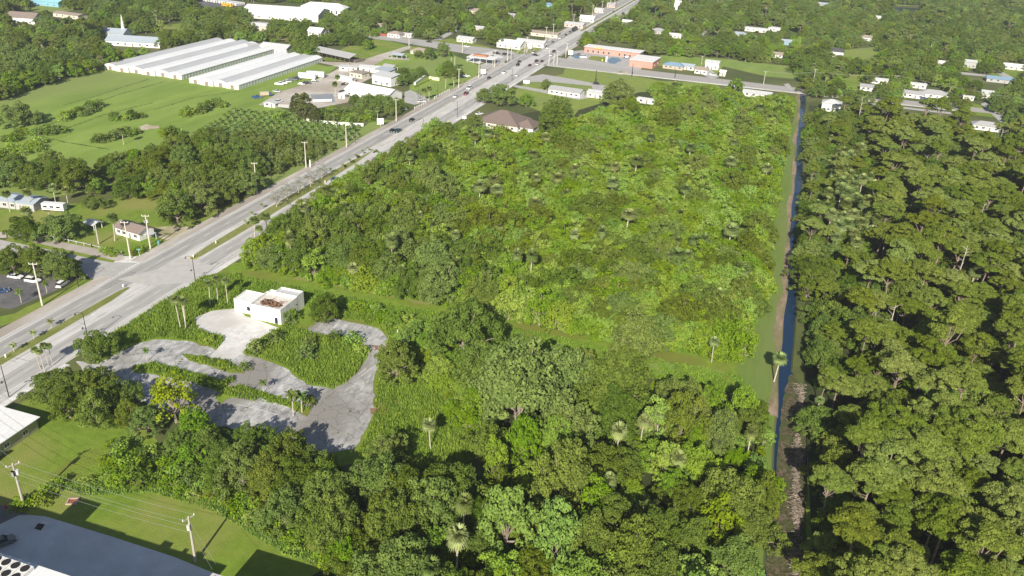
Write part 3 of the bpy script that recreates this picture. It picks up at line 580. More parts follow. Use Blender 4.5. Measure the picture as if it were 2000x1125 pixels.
def roofmesh(kind, w, d, h, rh, ov=.5, th=.16, ax='x', x0=0, y0=0):
    mb = MB(); X0, X1, Y0, Y1 = x0-ov, x0+w+ov, y0-ov, y0+d+ov; zz = h-ov*rh/((d if ax == 'x' else w)/2)*.6+.02
    def slab(*p):
        n = len(mb.v); k = len(p); mb.v += [tuple(q) for q in p]+[(q[0], q[1], q[2]+th) for q in p]
        mb.f += [tuple(range(n, n+k))[::-1], tuple(range(n+k, n+2*k))]+[(n+i, n+(i+1) % k, n+k+(i+1) % k, n+k+i) for i in range(k)]
    if kind == 'gable':
        if ax == 'x': ym = (Y0+Y1)/2; slab((X0, Y0, zz), (X1, Y0, zz), (X1, ym, h+rh), (X0, ym, h+rh)); slab((X0, ym, h+rh), (X1, ym, h+rh), (X1, Y1, zz), (X0, Y1, zz))
        else: xm = (X0+X1)/2; slab((X0, Y0, zz), (xm, Y0, h+rh), (xm, Y1, h+rh), (X0, Y1, zz)); slab((xm, Y0, h+rh), (X1, Y0, zz), (X1, Y1, zz), (xm, Y1, h+rh))
    elif kind == 'hip':
        ym = (Y0+Y1)/2; xm = (X0+X1)/2; i = min(X1-X0, Y1-Y0)/2
        if X1-X0 >= Y1-Y0: a, b_ = (X0+i, ym, h+rh), (X1-i, ym, h+rh)
        else: a, b_ = (xm, Y0+i, h+rh), (xm, Y1-i, h+rh)
        c = [(X0, Y0, zz), (X1, Y0, zz), (X1, Y1, zz), (X0, Y1, zz)]
        if X1-X0 >= Y1-Y0: slab(c[0], c[1], b_, a); slab(c[1], c[2], b_); slab(c[2], c[3], a, b_); slab(c[3], c[0], a)
        else: slab(c[0], c[1], a); slab(c[1], c[2], b_, a); slab(c[2], c[3], b_); slab(c[3], c[0], a, b_)
    elif kind == 'mono': slab((X0, Y0, h+.02), (X1, Y0, h+.02), (X1, Y1, h+rh), (X0, Y1, h+rh))
    elif kind == 'flat': slab((X0, Y0, h+.02), (X1, Y0, h+.02), (X1, Y1, h+.02), (X0, Y1, h+.02))
    elif kind == 'arch':
        k = 8; pts = [(X0+(X1-X0)*i/k, h+rh*math.sin(math.pi*i/k)) for i in range(k+1)]
        for a, b_ in zip(pts[:-1], pts[1:]): slab((a[0], Y0, a[1]), (b_[0], Y0, b_[1]), (b_[0], Y1, b_[1]), (a[0], Y1, a[1]))
    return mb
KEEPR = []; FOOT = []
def reg(p, w, d, h, rot=0):
    c, s_ = math.cos(R(rot)), math.sin(R(rot)); q = [PX((p.x+x*c-y*s_, p.y+x*s_+y*c, z)) for x in (0, w) for y in (0, d) for z in (0, h)]
    x0, x1, y0, y1 = min(a[0] for a in q), max(a[0] for a in q), min(a[1] for a in q), max(a[1] for a in q)
    f_ = .12 if (x1-x0) > 40 else .24
    KEEPR.append((x0+f_*(x1-x0), y0+1, x1-f_*(x1-x0), y1-(.18 if x1-x0 > 40 else .4)*(y1-y0))); FOOT.append((p.x+c*w/2-s_*d/2, p.y+s_*w/2+c*d/2, math.hypot(w, d)/2))
def house(name, label, cat, px, py, w, d, h, kind='gable', rh=1.6, ax='x', wall=None, roof=None, rot=0, wins=2, ewins=1, door=True, open_=False, group=None, ov=.5, chim=0, world=False, sill=1.0, wh=1.1, parapet=0):
    wall = wall or W_WHITE; roof = roof or R_GREY
    p = Vector((px, py, 0)) if world else G(px, py); root = empty(name, p, R(rot), label, cat, group)
    reg(p, w, d, h+rh*.7, rot)
    if open_:
        nx = max(1, int(w/4.5)); ny = max(1, int(d/5))
        for i in range(nx+1):
            for j in ((0, ny) if nx > 3 else range(ny+1)):
                x = .15+(w-.3)*i/nx; y = .15+(d-.3)*j/ny; MB().box(x-.1, x+.1, y-.1, y+.1, 0, h).build('post', wall, root)
        MB().box(.3, w-.3, d*.45, d-.4, 0, h*.55).build('shade_block', MW('shade', (.16, .14, .12)), root) if name == 'barn' else None  # dark block under the barn roof, inner shade put into its colour
    else:
        mb = MB().box(0, w, 0, d, 0, h)
        if kind == 'gable':
            if ax == 'x':
                for x in (0.02, w-.02): mb.quad((x, 0, h), (x, d, h), (x, d/2, h+rh))
            else:
                for y in (0.02, d-.02): mb.quad((0, y, h), (w, y, h), (w/2, y, h+rh))
        if parapet: t = .25; mb.box(0, w, 0, t, h, h+parapet).box(0, w, d-t, d, h, h+parapet).box(0, t, t, d-t, h, h+parapet).box(w-t, w, t, d-t, h, h+parapet)
        mb.build('wall', wall, root)
        side = 'E' if p.x < 0 else 'W'
        n = wins+(1 if door else 0)
        for i in range(n):
            x = w*(i+.7)/(n+.4)
            if door and i == n//2: win(root, x, 0, .05, 1.0, 2.05, 'S', True)
            else: win(root, x, 0, sill, min(1.5, w/(n*2)), wh, 'S')
        for i in range(ewins): y = d*(i+.7)/(ewins+.4); win(root, w if side == 'E' else 0, y, sill, min(1.3, d/(ewins*2)), wh, side)
    if parapet: MB().box(.26, w-.26, .26, d-.26, h+.01, h+.06).build('roof', roof, root)
    else: ro = roofmesh(kind, w, d, h, rh, ov, ax=ax).build('roof', roof, root)
    if chim: MB().box(w*.3, w*.3+.7, d*.6, d*.6+.7, h, h+rh+.9).build('chimney', W_WHITE, root)
    return root
# --- ruined bank ---------------------------------------------------------
bk = empty('ruined_bank', (-143.5, 183.2, 0), 0, 'derelict white flat roofed building with a caved in roof on the concrete apron', 'building')
WB = mat('bank render', (.78, .77, .74), (.50, .48, .44), .8, .9, (.72, .70, .66), coord='object', stretch=(1.4, 1.4, .35), thr=(.5, .75))
def shell(x0, x1, y0, y1, h, ph, nm='wall', t=.25):
    mb = MB().box(x0, x1, y0, y0+t, 0, h+ph).box(x0, x1, y1-t, y1, 0, h+ph).box(x0, x0+t, y0+t, y1-t, 0, h+ph).box(x1-t, x1, y0+t, y1-t, 0, h+ph); return mb.build(nm, WB, bk)
shell(0, 6.9, 2.0, 8.6, 3.9, .35); shell(6.95, 17.2, 0, 9.0, 4.4, .55); shell(9.6, 17.15, 9.05, 12.9, 4.7, .5); shell(6.96, 9.55, 9.05, 11.2, 4.3, .3)
MB().box(.27, 6.63, 2.27, 8.33, 3.85, 3.95).build('roof', R_WHITE, bk)
MB().box(9.87, 16.88, 9.32, 12.63, 4.6, 4.7).build('roof', R_LGREY, bk); MB().box(7.23, 9.28, 9.32, 10.93, 4.2, 4.3).build('roof', R_WHITE, bk)
mb = MB()                                        # surviving roof round a ragged hole
hole = [(8.4, 3.0), (9.5, 2.2), (11.8, 2.4), (13.2, 2.0), (15.2, 2.7), (15.6, 4.1), (14.2, 5.2), (12.2, 5.6), (10.1, 6.3), (8.6, 5.4)]
out = [(7.22, .27), (10, .27), (12, .27), (14, .27), (16.9, .27), (16.9, 5), (16.9, 8.7), (12, 8.7), (7.22, 8.7), (7.22, 4)]
for i in range(10):
    a, b_, c, d = out[i], out[(i+1) % 10], hole[(i+1) % 10], hole[i]
    mb.quad((a[0], a[1], 4.4), (b_[0], b_[1], 4.4), (c[0], c[1], 4.15), (d[0], d[1], 4.15))
mb.build('roof', mat('broken roof', (.68, .66, .62), (.45, .42, .38), 1.5, .9, coord='object'), bk)
mb = MB()
for i in range(150):
    x, y = rng.uniform(8.4, 15.4), rng.uniform(2.3, 6); a = rng.uniform(0, 3.14); l = rng.uniform(.4, 1.5); z = 3.7+rng.uniform(0, .75); dx, dy = math.cos(a)*l/2, math.sin(a)*l/2
    mb.tube([(x-dx, y-dy, z), (x+dx, y+dy, z+rng.uniform(-.3, .3))], .07, 4)
tag(mb.build('roof_debris', mat('splintered timber', (.20, .10, .055), (.36, .22, .14), 2, .95, coord='object'), bk), 'splintered brown roof timbers')
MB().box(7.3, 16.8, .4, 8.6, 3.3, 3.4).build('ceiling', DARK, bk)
for x, w_, z, h_, y in ((4.9, 1.1, 1.2, 1.3, 2.0), (15.6, 1.0, .1, 2.0, 0.0)): MB().box(x-w_/2, x+w_/2, y-.03, y+.05, z, z+h_).build('window' if z > 1 else 'doorway', DARK, bk)
MB().box(16.9, 17.28, 8.2, 8.8, 2.6, 2.8).build('vent', DARK, bk); MB().box(3.6, 5.6, 1.93, 2.02, 3.3, 3.42).build('light_fitting', STEEL, bk)
mb = MB()
for i in range(40):
    x, y = rng.uniform(17.6, 22), rng.uniform(3, 10); l = rng.uniform(.2, .7); mb.box(x, x+l, y, y+l*.7, 0, l*.6, .04)
tag(mb.build('rubble', mat('rubble', (.35, .33, .31), (.5, .48, .45), 2)), 'heap of grey rubble beside the derelict white building', 'rubble', kind='stuff')
# --- lower left buildings ------------------------------------------------
r0 = house('flat_roofed_building', 'olive walled building with broad white flat roof at the left edge below the oaks', 'building', -163, 96, 13, 22.2, 3.2, 'flat', wall=W_OLIVE, roof=R_WHITE, wins=3, ewins=4, world=True, ov=.6)
MB().box(13.02, 14.4, 2, 10, 0, 2.1).build('porch', W_OLIVE, r0); MB().box(13.65, 14.7, 1.7, 10.3, 2.12, 2.26).build('porch_roof', R_WHITE, r0)
HB = 12.4
lb = empty('plant_building', (-160, 48, 0), 0, 'large flat roofed building with rows of cooling fans at the bottom left corner', 'building')
YB = 75.9-48
MB().box(0, 78.5, 0, YB, 0, HB-.4).build('wall', W_CREAM, lb); MB().box(-.4, 78.9, -.4, YB+.4, HB-.4, HB).build('roof', R_WHITE, lb)
shf = 0.0
for (xa, xb, dz, dy) in ((40.5, 45.9, 3.4, 5.3), (64.3, 66.4, 1.0, 1.5), (69.3, 70.2, .8, 1.1), (72, 74, .9, 1.2)):
    MB().box(xa, xb, YB-7.0, YB-3.2, HB+.003, HB+dz+1.9).build('roof_house', W_WHITE, lb)
for i in range(5):
    for j in range(3):
        x, y = 46.5+i*2.0, YB-1.5-j*1.9; cb = MB().box(x-.95, x+.95, y-.9, y+.9, HB+.004, HB+.75).build('cooling_unit', W_WHITE, lb)
        mb = MB(); mb.tube([(x, y, HB+.74), (x, y, HB+.86)], .72, 14); mb.build('fan', DARK, cb)
bb = empty('annex_building', (-80.6, 60, 0), 0, 'pale grey flat roofed building with rooftop vents at the bottom edge', 'building')
MB().box(1.8, 60, 0, 27.6, 0, 8.6).build('wall', W_CREAM, bb); MB().box(1.5, 60.3, -.3, 27.9, 8.6, 9.0).build('roof', R_LGREY, bb)
for i in range(3):
    q = MB().box(2.3+i*.5, 2.6+i*.5, 24.5, 27.2, 9.003, 9.2).build('vent_grille', DARK, bb)
# west lawn house etc.
house('cottage', 'white cottage with brown gable roof beside the highway on the green lawn', 'house', 226, 457, 12.3, 6.4, 2.8, 'gable', 1.6, 'x', W_WHITE, R_BW, wins=3, ewins=1, rot=-9)
o = KIDS[bpy.data.objects['cottage'].name]
cr_ = bpy.data.objects['cottage']; MB().box(12.7, 15.4, 1.4, 4.8, 2.25, 2.36).build('porch_roof', R_LGREY, cr_)
for y in (1.6, 4.6): MB().box(15.1, 15.25, y-.07, y+.07, 0, 2.25).build('post', FRAME, cr_)
house('canopy_shelter', 'small pale grey canopy shelter on the lawn left of the brown roofed cottage', 'shelter', 167, 446, 4.6, 3.6, 2.2, 'gable', .7, 'x', FRAME, R_LGREY, open_=True, rot=-8)
house('garage', 'long pale grey roofed garage behind the palms at the left edge', 'garage', 0, 405, 15, 8, 3, 'gable', 1.1, 'x', W_GREY, R_BLG, wins=3, ewins=1, rot=6)
# greenhouses
def greenhouse(label, x0, y0, bays, bw, L, greys):
    r = empty('greenhouse', (x0, y0, 0), 0, label, 'greenhouse')
    PW = mat('white poly wall', (.66, .68, .64), (.55, .57, .54), .4, .7, coord='object', stretch=(1, 3, 1)); WR = mat('white poly roof', (.78, .79, .80), (.68, .69, .71), .2, .5, coord='object', stretch=(1, .2, 1)); GR = mat('grey poly roof', (.50, .51, .53), (.42, .43, .45), .2, .6, coord='object', stretch=(1, .2, 1))
    for i in range(bays):
        off = (-1)**i*.6; y1 = L+(i % 3)*1.5
        mb = MB().box(i*bw+.05, (i+1)*bw-.05, off, y1, 0, 2.8); k = 8
        pts = [(i*bw+.05+(bw-.1)*j/k, 2.8+1.3*math.sin(math.pi*j/k)) for j in range(k+1)]
        mb.quad(*([(p[0], off, p[1]) for p in pts])); mb.build('bay_wall', PW, r)
        roofmesh('arch', bw-.5, y1-off-.1, 2.82, 1.3, .15, .06, x0=i*bw+.25, y0=off+.05).build('bay_roof', GR if i in greys else WR, r)
        win(r, (i+.5)*bw, off, .05, 2.4, 2.4, 'S', True)
    mb = MB()
    mb.box(bays*bw-.05, bays*bw+.12, .2, L-.2, 2.6, 2.72)
    for j in range(int(L/3)): mb.box(bays*bw-.05, bays*bw+.1, j*3+.9, j*3+1.0, 0, 2.65)
    mb.build('side_frame', STEEL, r); return r
greenhouse('wide row of white arched greenhouse bays, the left block in the field', -412, 430, 6, 10.0, 112, (0, 2, 4))
greenhouse('narrower row of white arched greenhouse bays, the right block by the gravel yard', -343, 424, 4, 9.0, 98, (2,))
# garden centre and around it
house('barn', 'long open sided barn with grey metal roof north of the greenhouses', 'barn', 612, 110, 37, 13, 4, 'gable', 2.2, 'x', MW('timber', (.22, .17, .13)), R_GREY, rot=-18, open_=True)
house('workshop', 'white workshop with pale grey gable roof between the greenhouses and the barn', 'building', 508, 100, 22, 11, 3.6, 'gable', 2.2, 'x', W_WHITE, R_LGREY, wins=3)
house('shed', 'small white shed with grey roof left of the white workshop', 'shed', 474, 97, 12, 9, 3, 'gable', 1.4, 'x', W_WHITE, R_GREY)
house('farmhouse', 'two storey white house with white gable roof among dark trees above the workshop', 'house', 602, 75, 12, 8, 6.2, 'gable', 2.2, 'x', W_WHITE, R_WHITE, wins=3, ewins=2, sill=3.8)
gc = house('garden_centre', 'garden centre hall with broad white gable roof and red goods at its front', 'shop', 674, 186, 31, 15, 3.6, 'gable', 3.2, 'x', W_WHITE, R_WHITE, wins=5, ewins=0, rot=-11)
house('store_building', 'white two storey store block with grey roof behind the garden centre hall', 'building', 727, 163, 15, 9, 5.6, 'mono', 1.0, 'x', W_WHITE, R_LGREY, wins=2, ewins=1, rot=-12)
house('store_annex', 'low grey roofed annex adjoining the back of the store block', 'building', 733, 148, 11, 7, 4.2, 'mono', .8, 'x', W_WHITE, R_BLG, rot=-12)
house('open_shed', 'white open shed with L shaped yard left of the store block', 'shed', 655, 156, 13, 4, 2.6, 'flat', .3, 'x', W_WHITE, R_WHITE, rot=-10, wins=0, door=False)
house('open_shed', 'cream shed between the yard wall and the pavilion', 'shed', 683, 150, 10, 8, 3.2, 'flat', .3, 'x', W_CREAM, R_TAN, rot=-10, wins=2)
house('open_shed', 'long pale shed roof at the top of the gravel yard', 'shed', 702, 140, 14, 6, 3.2, 'gable', .9, 'x', W_WHITE, R_LGREY, rot=12)
house('yard_wall_store', 'low white lean-to at the entrance of the gravel yard', 'shed', 663, 138, 12, 4, 2.6, 'mono', .5, 'x', W_WHITE, R_LGREY, rot=14)
house('pavilion', 'open pavilion with grey roof on the lawn behind the store block', 'pavilion', 748, 137, 8, 6, 2.8, 'gable', 1.1, 'x', FRAME, R_GREY, open_=True, rot=-8)
house('pavilion', 'open pavilion with pale blue roof beside the curving white track', 'pavilion', 765, 113, 9, 6, 2.6, 'gable', 1.0, 'x', FRAME, R_BLG, open_=True, rot=-8)
house('small_shed', 'small white shed at the corner of the gravel yard by the tapered tree', 'shed', 516, 208, 7, 4, 2.2, 'gable', .8, 'y', W_WHITE, R_LGREY, wins=1)
house('small_shed', 'tiny white shed beside the garden centre hall', 'shed', 661, 192, 4, 3.4, 2.6, 'gable', .8, 'y', W_WHITE, R_WHITE, wins=0)
house('house', 'low house half hidden by round trees inside the yard of the white track', 'house', 802, 105, 14, 8, 2.6, 'hip', 1.6, 'x', W_CREAM, R_TAN)
fc = house('station_canopy', 'white canopy building with an orange brown roof panel at the crossroads', 'canopy', 912, 122, 20, 12, 3.8, 'flat', wall=W_WHITE, roof=R_WHITE, open_=True)
MB().box(2, 13, 5.5, 11, 4.25, 5.0, .5).build('roof_panel', mat('orange tile', (.42, .20, .10), (.34, .15, .07), 1), fc)
hd = [
 ('house', 'white house with cream hip roof beside a red fence near the top centre', 757, 72, 11, 8, 3, 'hip', 1.6, W_WHITE, R_TAN),
 ('house', 'small house with tan roof left of the red fence among trees', 728, 55, 9, 7, 2.8, 'gable', 1.3, W_CREAM, R_TAN),
 ('outbuilding', 'small low outbuilding right of the cream hip roofed house', 786, 72, 8, 5, 2.4, 'gable', .8, W_WHITE, R_LGREY),
 ('house', 'low white house with grey roof on the lawn north of the cross street', 892, 81, 14, 8, 2.8, 'gable', 1.4, W_WHITE, R_LGREY),
 ('house', 'pale house behind trees above the low white house', 920, 60, 11, 8, 2.8, 'gable', 1.3, W_CREAM, R_LGREY),
 ('house', 'cream gabled house close to the bright round tree at the top', 915, 26, 10, 8, 3, 'gable', 1.8, W_CREAM, R_TAN),
 ('house', 'grey roofed house right of the bright round tree at the top', 985, 36, 10, 8, 3, 'gable', 1.8, W_CREAM, R_GREY),
 ('clubhouse', 'white clubhouse with wide white roof at the corner of the crossroads', 970, 92, 20, 14, 3.2, 'gable', 2.6, W_WHITE, R_WHITE),
 ('clubhouse_wing', 'long wing with pale grey roof to the right of the white clubhouse', 1007, 88, 24, 10, 3.2, 'gable', 1.8, W_WHITE, R_LGREY),
 ('long_house', 'long pale building in the trees above the clubhouse', 1025, 68, 30, 8, 3, 'gable', 1.2, W_CREAM, R_TAN),
 ('house', 'blue walled house near the top edge left of the highway', 1060, 16, 10, 8, 4, 'hip', 1.6, W_BLUE, R_BLUE),
 ('house', 'pinkish roadside house with grey roof on the left of the far highway', 1102, 52, 18, 9, 3, 'gable', 1.4, W_PINK, R_LGREY),
 ('house', 'white roadside house by a utility pole along the far highway', 1132, 41, 14, 8, 3.4, 'gable', 2, W_WHITE, R_WHITE),
 ('house', 'small white house farther up on the left of the far highway', 1161, 24, 9, 7, 3, 'gable', 1.4, W_WHITE, R_LGREY),
 ('house', 'tiny pale house near the highway at the top edge', 1185, 14, 9, 7, 3, 'gable', 1.8, W_PINK, R_GREY),
 ('house', 'cottage with blue roof right of the coral plaza', 1294, 133, 15, 9, 2.7, 'hip', 1.6, W_TAN, R_BLUE),
 ('house', 'white gabled cottage with pale blue roof right of the blue roofed one', 1328, 135, 10, 7, 2.6, 'gable', 1.4, W_WHITE, R_BLG),
 ('house', 'white house with tan roof beside the driveway of the cross street', 1356, 143, 9, 8, 3, 'gable', 1.4, W_WHITE, R_TAN),
 ('house', 'white two storey box house behind the tan roofed one', 1376, 134, 10, 7, 5, 'gable', 1.2, W_WHITE, R_LGREY),
 ('kiosk', 'small white kiosk beside the driveway on the cross street', 1405, 148, 4, 4, 3, 'gable', 1, W_WHITE, R_WHITE),
 ('house', 'long low white house with pale roof at the far edge of the thicket', 1450, 187, 18, 7, 2.6, 'gable', 1.2, W_WHITE, R_LGREY),
 ('house', 'white two storey house with hip roof at the canal end of the wood', 1603, 216, 11, 9, 5, 'hip', 1.8, W_WHITE, R_LGREY),
 ('house', 'dark roofed house with a screened white porch beyond the canal', 1616, 110, 12, 9, 4.5, 'hip', 2.2, W_WHITE, R_DARK),
 ('house', 'white arched front house in the clearing above the dark roofed house', 1682, 79, 12, 8, 3, 'gable', 1.6, W_WHITE, R_TAN),
 ('house', 'long white flat house behind the round tree right of the canal', 1698, 162, 12, 7, 3, 'flat', .3, W_WHITE, R_WHITE),
 ('house', 'grey roofed house with a carport right of the canal', 1679, 176, 14, 8, 2.6, 'gable', 1.3, W_WHITE, R_GREY),
 ('house', 'white flat roofed house in a gap among the dark trees at right', 1778, 171, 10, 6, 2.8, 'flat', .3, W_WHITE, R_WHITE),
 ('house', 'white house with grey gable roof beside a blue car', 1760, 189, 14, 8, 2.8, 'gable', 1.4, W_WHITE, R_GREY),
 ('house', 'grey hip roofed house right of the white one with the blue car', 1795, 189, 18, 10, 2.8, 'hip', 2, W_WHITE, R_GREY),
 ('house', 'small white house on a lawn at the right above the grey hip roof', 1824, 128, 11, 6, 2.8, 'gable', 1.2, W_WHITE, R_WHITE),
 ('house', 'pale two storey house with a porch next to a round dark tree', 1881, 131, 9, 7, 4.6, 'gable', 1.2, W_GREY, R_LGREY),
 ('house', 'white gabled house on the lawn at the far right edge', 1958, 134, 16, 8, 2.6, 'gable', 1.6, W_WHITE, R_WHITE),
 ('house', 'house with long blue roof at the right edge', 1926, 159, 20, 8, 2.6, 'gable', 1.4, W_GREY, R_BLUE),
 ('house', 'white gabled house beside the narrow lane at right', 1916, 192, 9, 10, 3.2, 'gable', 1.8, W_WHITE, R_LGREY),
 ('trailer_home', 'small white trailer home left of the narrow lane', 1880, 195, 6.5, 3, 2.6, 'flat', .2, W_WHITE, R_WHITE),
 ('house', 'dark grey roofed house with white screened porch at the right edge', 1898, 252, 15, 8, 2.8, 'hip', 1.8, W_WHITE, R_GREY),
 ('house', 'white flat roofed house at the top among trees right of the highway', 1500, 60, 14, 8, 3, 'flat', .3, W_WHITE, R_WHITE),
 ('house', 'green roofed building near the top right of centre', 1593, 14, 18, 9, 4, 'gable', 1.6, W_GREY, R_BLG),
 ('house', 'low reddish house at the edge of the trees above the cross street', 1500, 111, 11, 7, 2.6, 'gable', 1.4, W_WHITE, R_TAN),
 ('house', 'blue house hidden in the trees above the canal', 1525, 87, 9, 7, 3, 'gable', 1.4, W_BLUE, R_BLG),
 ('long_house', 'long white building in the trees at the upper right of centre', 1453, 60, 22, 8, 3, 'flat', .4, W_WHITE, R_WHITE),
 ('house', 'pale blue roofed house below the long white building', 1426, 71, 15, 8, 2.6, 'hip', 1.6, W_WHITE, R_BLG),
 ('house', 'white house partly hidden right of the palms above the plaza', 1306, 74, 14, 7, 2.8, 'gable', 1.2, W_WHITE, R_WHITE),
 ('chapel', 'narrow white steep roofed chapel near the top right of the highway', 1316, 23, 6, 6, 5.5, 'gable', 6, W_WHITE, R_WHITE),
 ('house', 'grey roofed house between palms above the plaza', 1271, 65, 12, 8, 3, 'hip', 1.6, W_GREY, R_GREY),
 ('house', 'tan two storey house near the top edge right of the chapel', 1396, 13, 9, 7, 5, 'gable', 1.5, W_CREAM, R_TAN),
 ('house', 'white house beside the palms along the far highway', 1215, 47, 9, 6, 2.8, 'gable', 1.2, W_WHITE, R_WHITE),
 ('house', 'small white house in the wood at the far upper right', 1708, 39, 12, 7, 3, 'gable', 1.2, W_WHITE, R_WHITE),
]
for (nm, lb_, px, py, w_, d, h, k, rh, wl, rf) in hd: house(nm, lb_, 'house' if nm in ('house', 'long_house') else nm.replace('_', ' '), px, py, w_, d, h, k, rh, 'x', wl, rf, wins=3 if w_ > 10 else 2, rot=-4)
# motel, restaurant
house('motel_block', 'white motel block with grey roof on the pale drive', 'motel', 1071, 183, 21, 9, 3, 'gable', 1.6, 'x', W_WHITE, R_GREY, wins=5, rot=-6)
house('motel_wing', 'smaller white building with pale roof right of the motel block', 'building', 1146, 189, 11, 8, 2.8, 'gable', 1.3, 'x', W_WHITE, R_LGREY, rot=-6)
house('low_building', 'low white flat roofed building right of the big round tree', 'building', 1243, 200, 13, 5, 2.4, 'flat', .2, 'x', W_WHITE, R_WHITE, rot=-6)
house('restaurant', 'restaurant with large brown hip roof beside the highway', 'restaurant', 930, 246, 24, 20, 3, 'hip', 5, 'x', W_CREAM, R_BROWN, wins=4, rot=-4)
house('restaurant_wing', 'lower brown roofed wing on the right of the restaurant', 'building', 1003, 255, 11, 13, 2.6, 'hip', 3, 'y', W_WHITE, R_BROWN, wins=1, rot=-4)
# plaza
sm = house('shopping_plaza', 'coral red shopping plaza with long white roof north of the cross street', 'shops', 1141, 102, 45, 12, 4.4, 'flat', .3, 'x', W_CORAL, R_WHITE, wins=9, rot=-5, wh=2, sill=.5, ov=.8)
MB().box(9, 14, -.95, -.7, 4.0, 5.1).build('sign_board', M_YELP, sm)
house('plaza_hall', 'coral red corner hall with white roof at the right end of the plaza', 'shops', 1229, 129, 17.5, 23, 4.8, 'flat', .3, 'x', W_CORAL, R_WHITE, wins=0, ewins=2, door=False, rot=-5)
house('plaza_store', 'small coral red block leaning on the corner hall', 'building', 1263, 130, 4.5, 5, 3.6, 'flat', .3, 'x', W_CORAL, W_CORAL, wins=0, ewins=0, door=False, rot=-5)
# top left
house('church', 'white church with pale blue grey roof and thin steeple at upper left', 'church', 186, 73, 22, 13, 3.6, 'gable', 2.8, 'x', W_WHITE, R_BLG, wins=4, rot=14)
st = bpy.data.objects['church']; mb = MB(); mb.tube([(19, 7, 6.0), (19, 7, 9.2)], [1.3, 1.0], 8); mb.tube([(19, 7, 9.2), (19, 7, 17)], [1.1, .06], 8); mb.build('steeple', W_WHITE, st)
house('church_hall', 'long white hall with pale blue grey roof below the church', 'hall', 207, 88, 40, 14, 3.4, 'gable', 3, 'x', W_WHITE, R_BLG, wins=6, rot=14)
house('large_house', 'large white house with grey brown gables at the top left corner', 'house', 14, 44, 24, 12, 4.6, 'gable', 3.4, 'x', W_WHITE, R_BW, wins=3, rot=10)
house('carport_roof', 'flat grey roof in the clearing right of the large top left house', 'building', 104, 32, 28, 10, 3, 'gable', 1, 'x', W_CREAM, R_TAN, wins=3, rot=-4)
house('blue_hall', 'pale turquoise hall at the top edge on the left', 'hall', 50, 8, 36, 12, 4, 'gable', 2, 'x', W_BLUE, MRf('turquoise', (.30, .58, .66)), wins=4, rot=2)
house('warehouse', 'big white roofed warehouse at the top edge left of the school', 'warehouse', 472, 34, 70, 34, 6, 'gable', 3.4, 'x', W_WHITE, R_WHITE, wins=6, rot=12)
house('school', 'long white school with white hip roof and tall windows near the top', 'school', 588, 25, 42, 14, 6, 'hip', 3.4, 'x', W_WHITE, R_WHITE, wins=8, wh=3, rot=10)
house('school_wing', 'low white wing left of the school under the trees', 'school', 560, 31, 26, 8, 3, 'gable', 1.2, 'x', W_WHITE, R_WHITE, wins=3, rot=-10)
house('depot', 'grey roofed depot behind the greenhouses among the trees', 'building', 488, 58, 16, 9, 3.4, 'gable', 2, 'x', W_CREAM, R_LGREY)
# white dome greenhouse at right edge
dr = empty('dome_tent', G(1958, 284), 0, 'white dome shaped tent at the right edge below the dark roofed house', 'tent'); mb = MB()
for i in range(6):
    for k in range(16):
        a0, a1 = i*math.pi/12, (i+1)*math.pi/12; t0, t1 = k*math.pi/8, (k+1)*math.pi/8; q = lambda a, t: (4.2*math.cos(a)*math.cos(t), 4.2*math.cos(a)*math.sin(t), 3.4*math.sin(a)); mb.quad(q(a0, t0), q(a0, t1), q(a1, t1), q(a1, t0))
mb.build('tent_cover', W_WHITE, dr, True); MB().box(-.8, .8, -4.35, -4.1, 0, 2).build('door', W_GREY, dr)
# ------------------------------------------------------------------ poles, lamps, signs, fences, wires
M_POLE = mat('concrete pole', (.60, .56, .48), (.50, .47, .41), 1, .9, coord='object'); M_WOOD = mat('wood pole', (.46, .43, .38), (.36, .33, .29), 2, .9, coord='object'); M_BLK = mat('black metal', (.03, .03, .035), rough=.5); M_WIRE = mat('wire', (.30, .30, .30), rough=.6)
def upole(px, py, h, label, mt=None, tf=0, az=0, group='concrete utility poles along the highway', arm=1):
    r = empty('utility_pole', G(px, py), R(az), label, 'utility pole', group); mt = mt or M_POLE
    mb = MB(); mb.tube([(0, 0, -.2), (0, 0, h)], [.30, .17], 8); mb.build('shaft', mt, r)
    if arm:
        MB().box(-1.25, 1.25, -.08, .08, h-.35, h-.17).build('crossarm', mt, r)
        for x in (-1.15, 0, 1.15): mb = MB(); mb.tube([(x, 0, h-.17), (x, 0, h+.2)], .09, 6); mb.build('insulator', FRAME, r)
    for i in range(tf):
        mb = MB(); mb.tube([(.42 if i % 2 else -.42, -.25, h-2.6), (.42 if i % 2 else -.42, -.25, h-1.5)], .32, 9); mb.build('transformer', M_KERB, r)
    return r
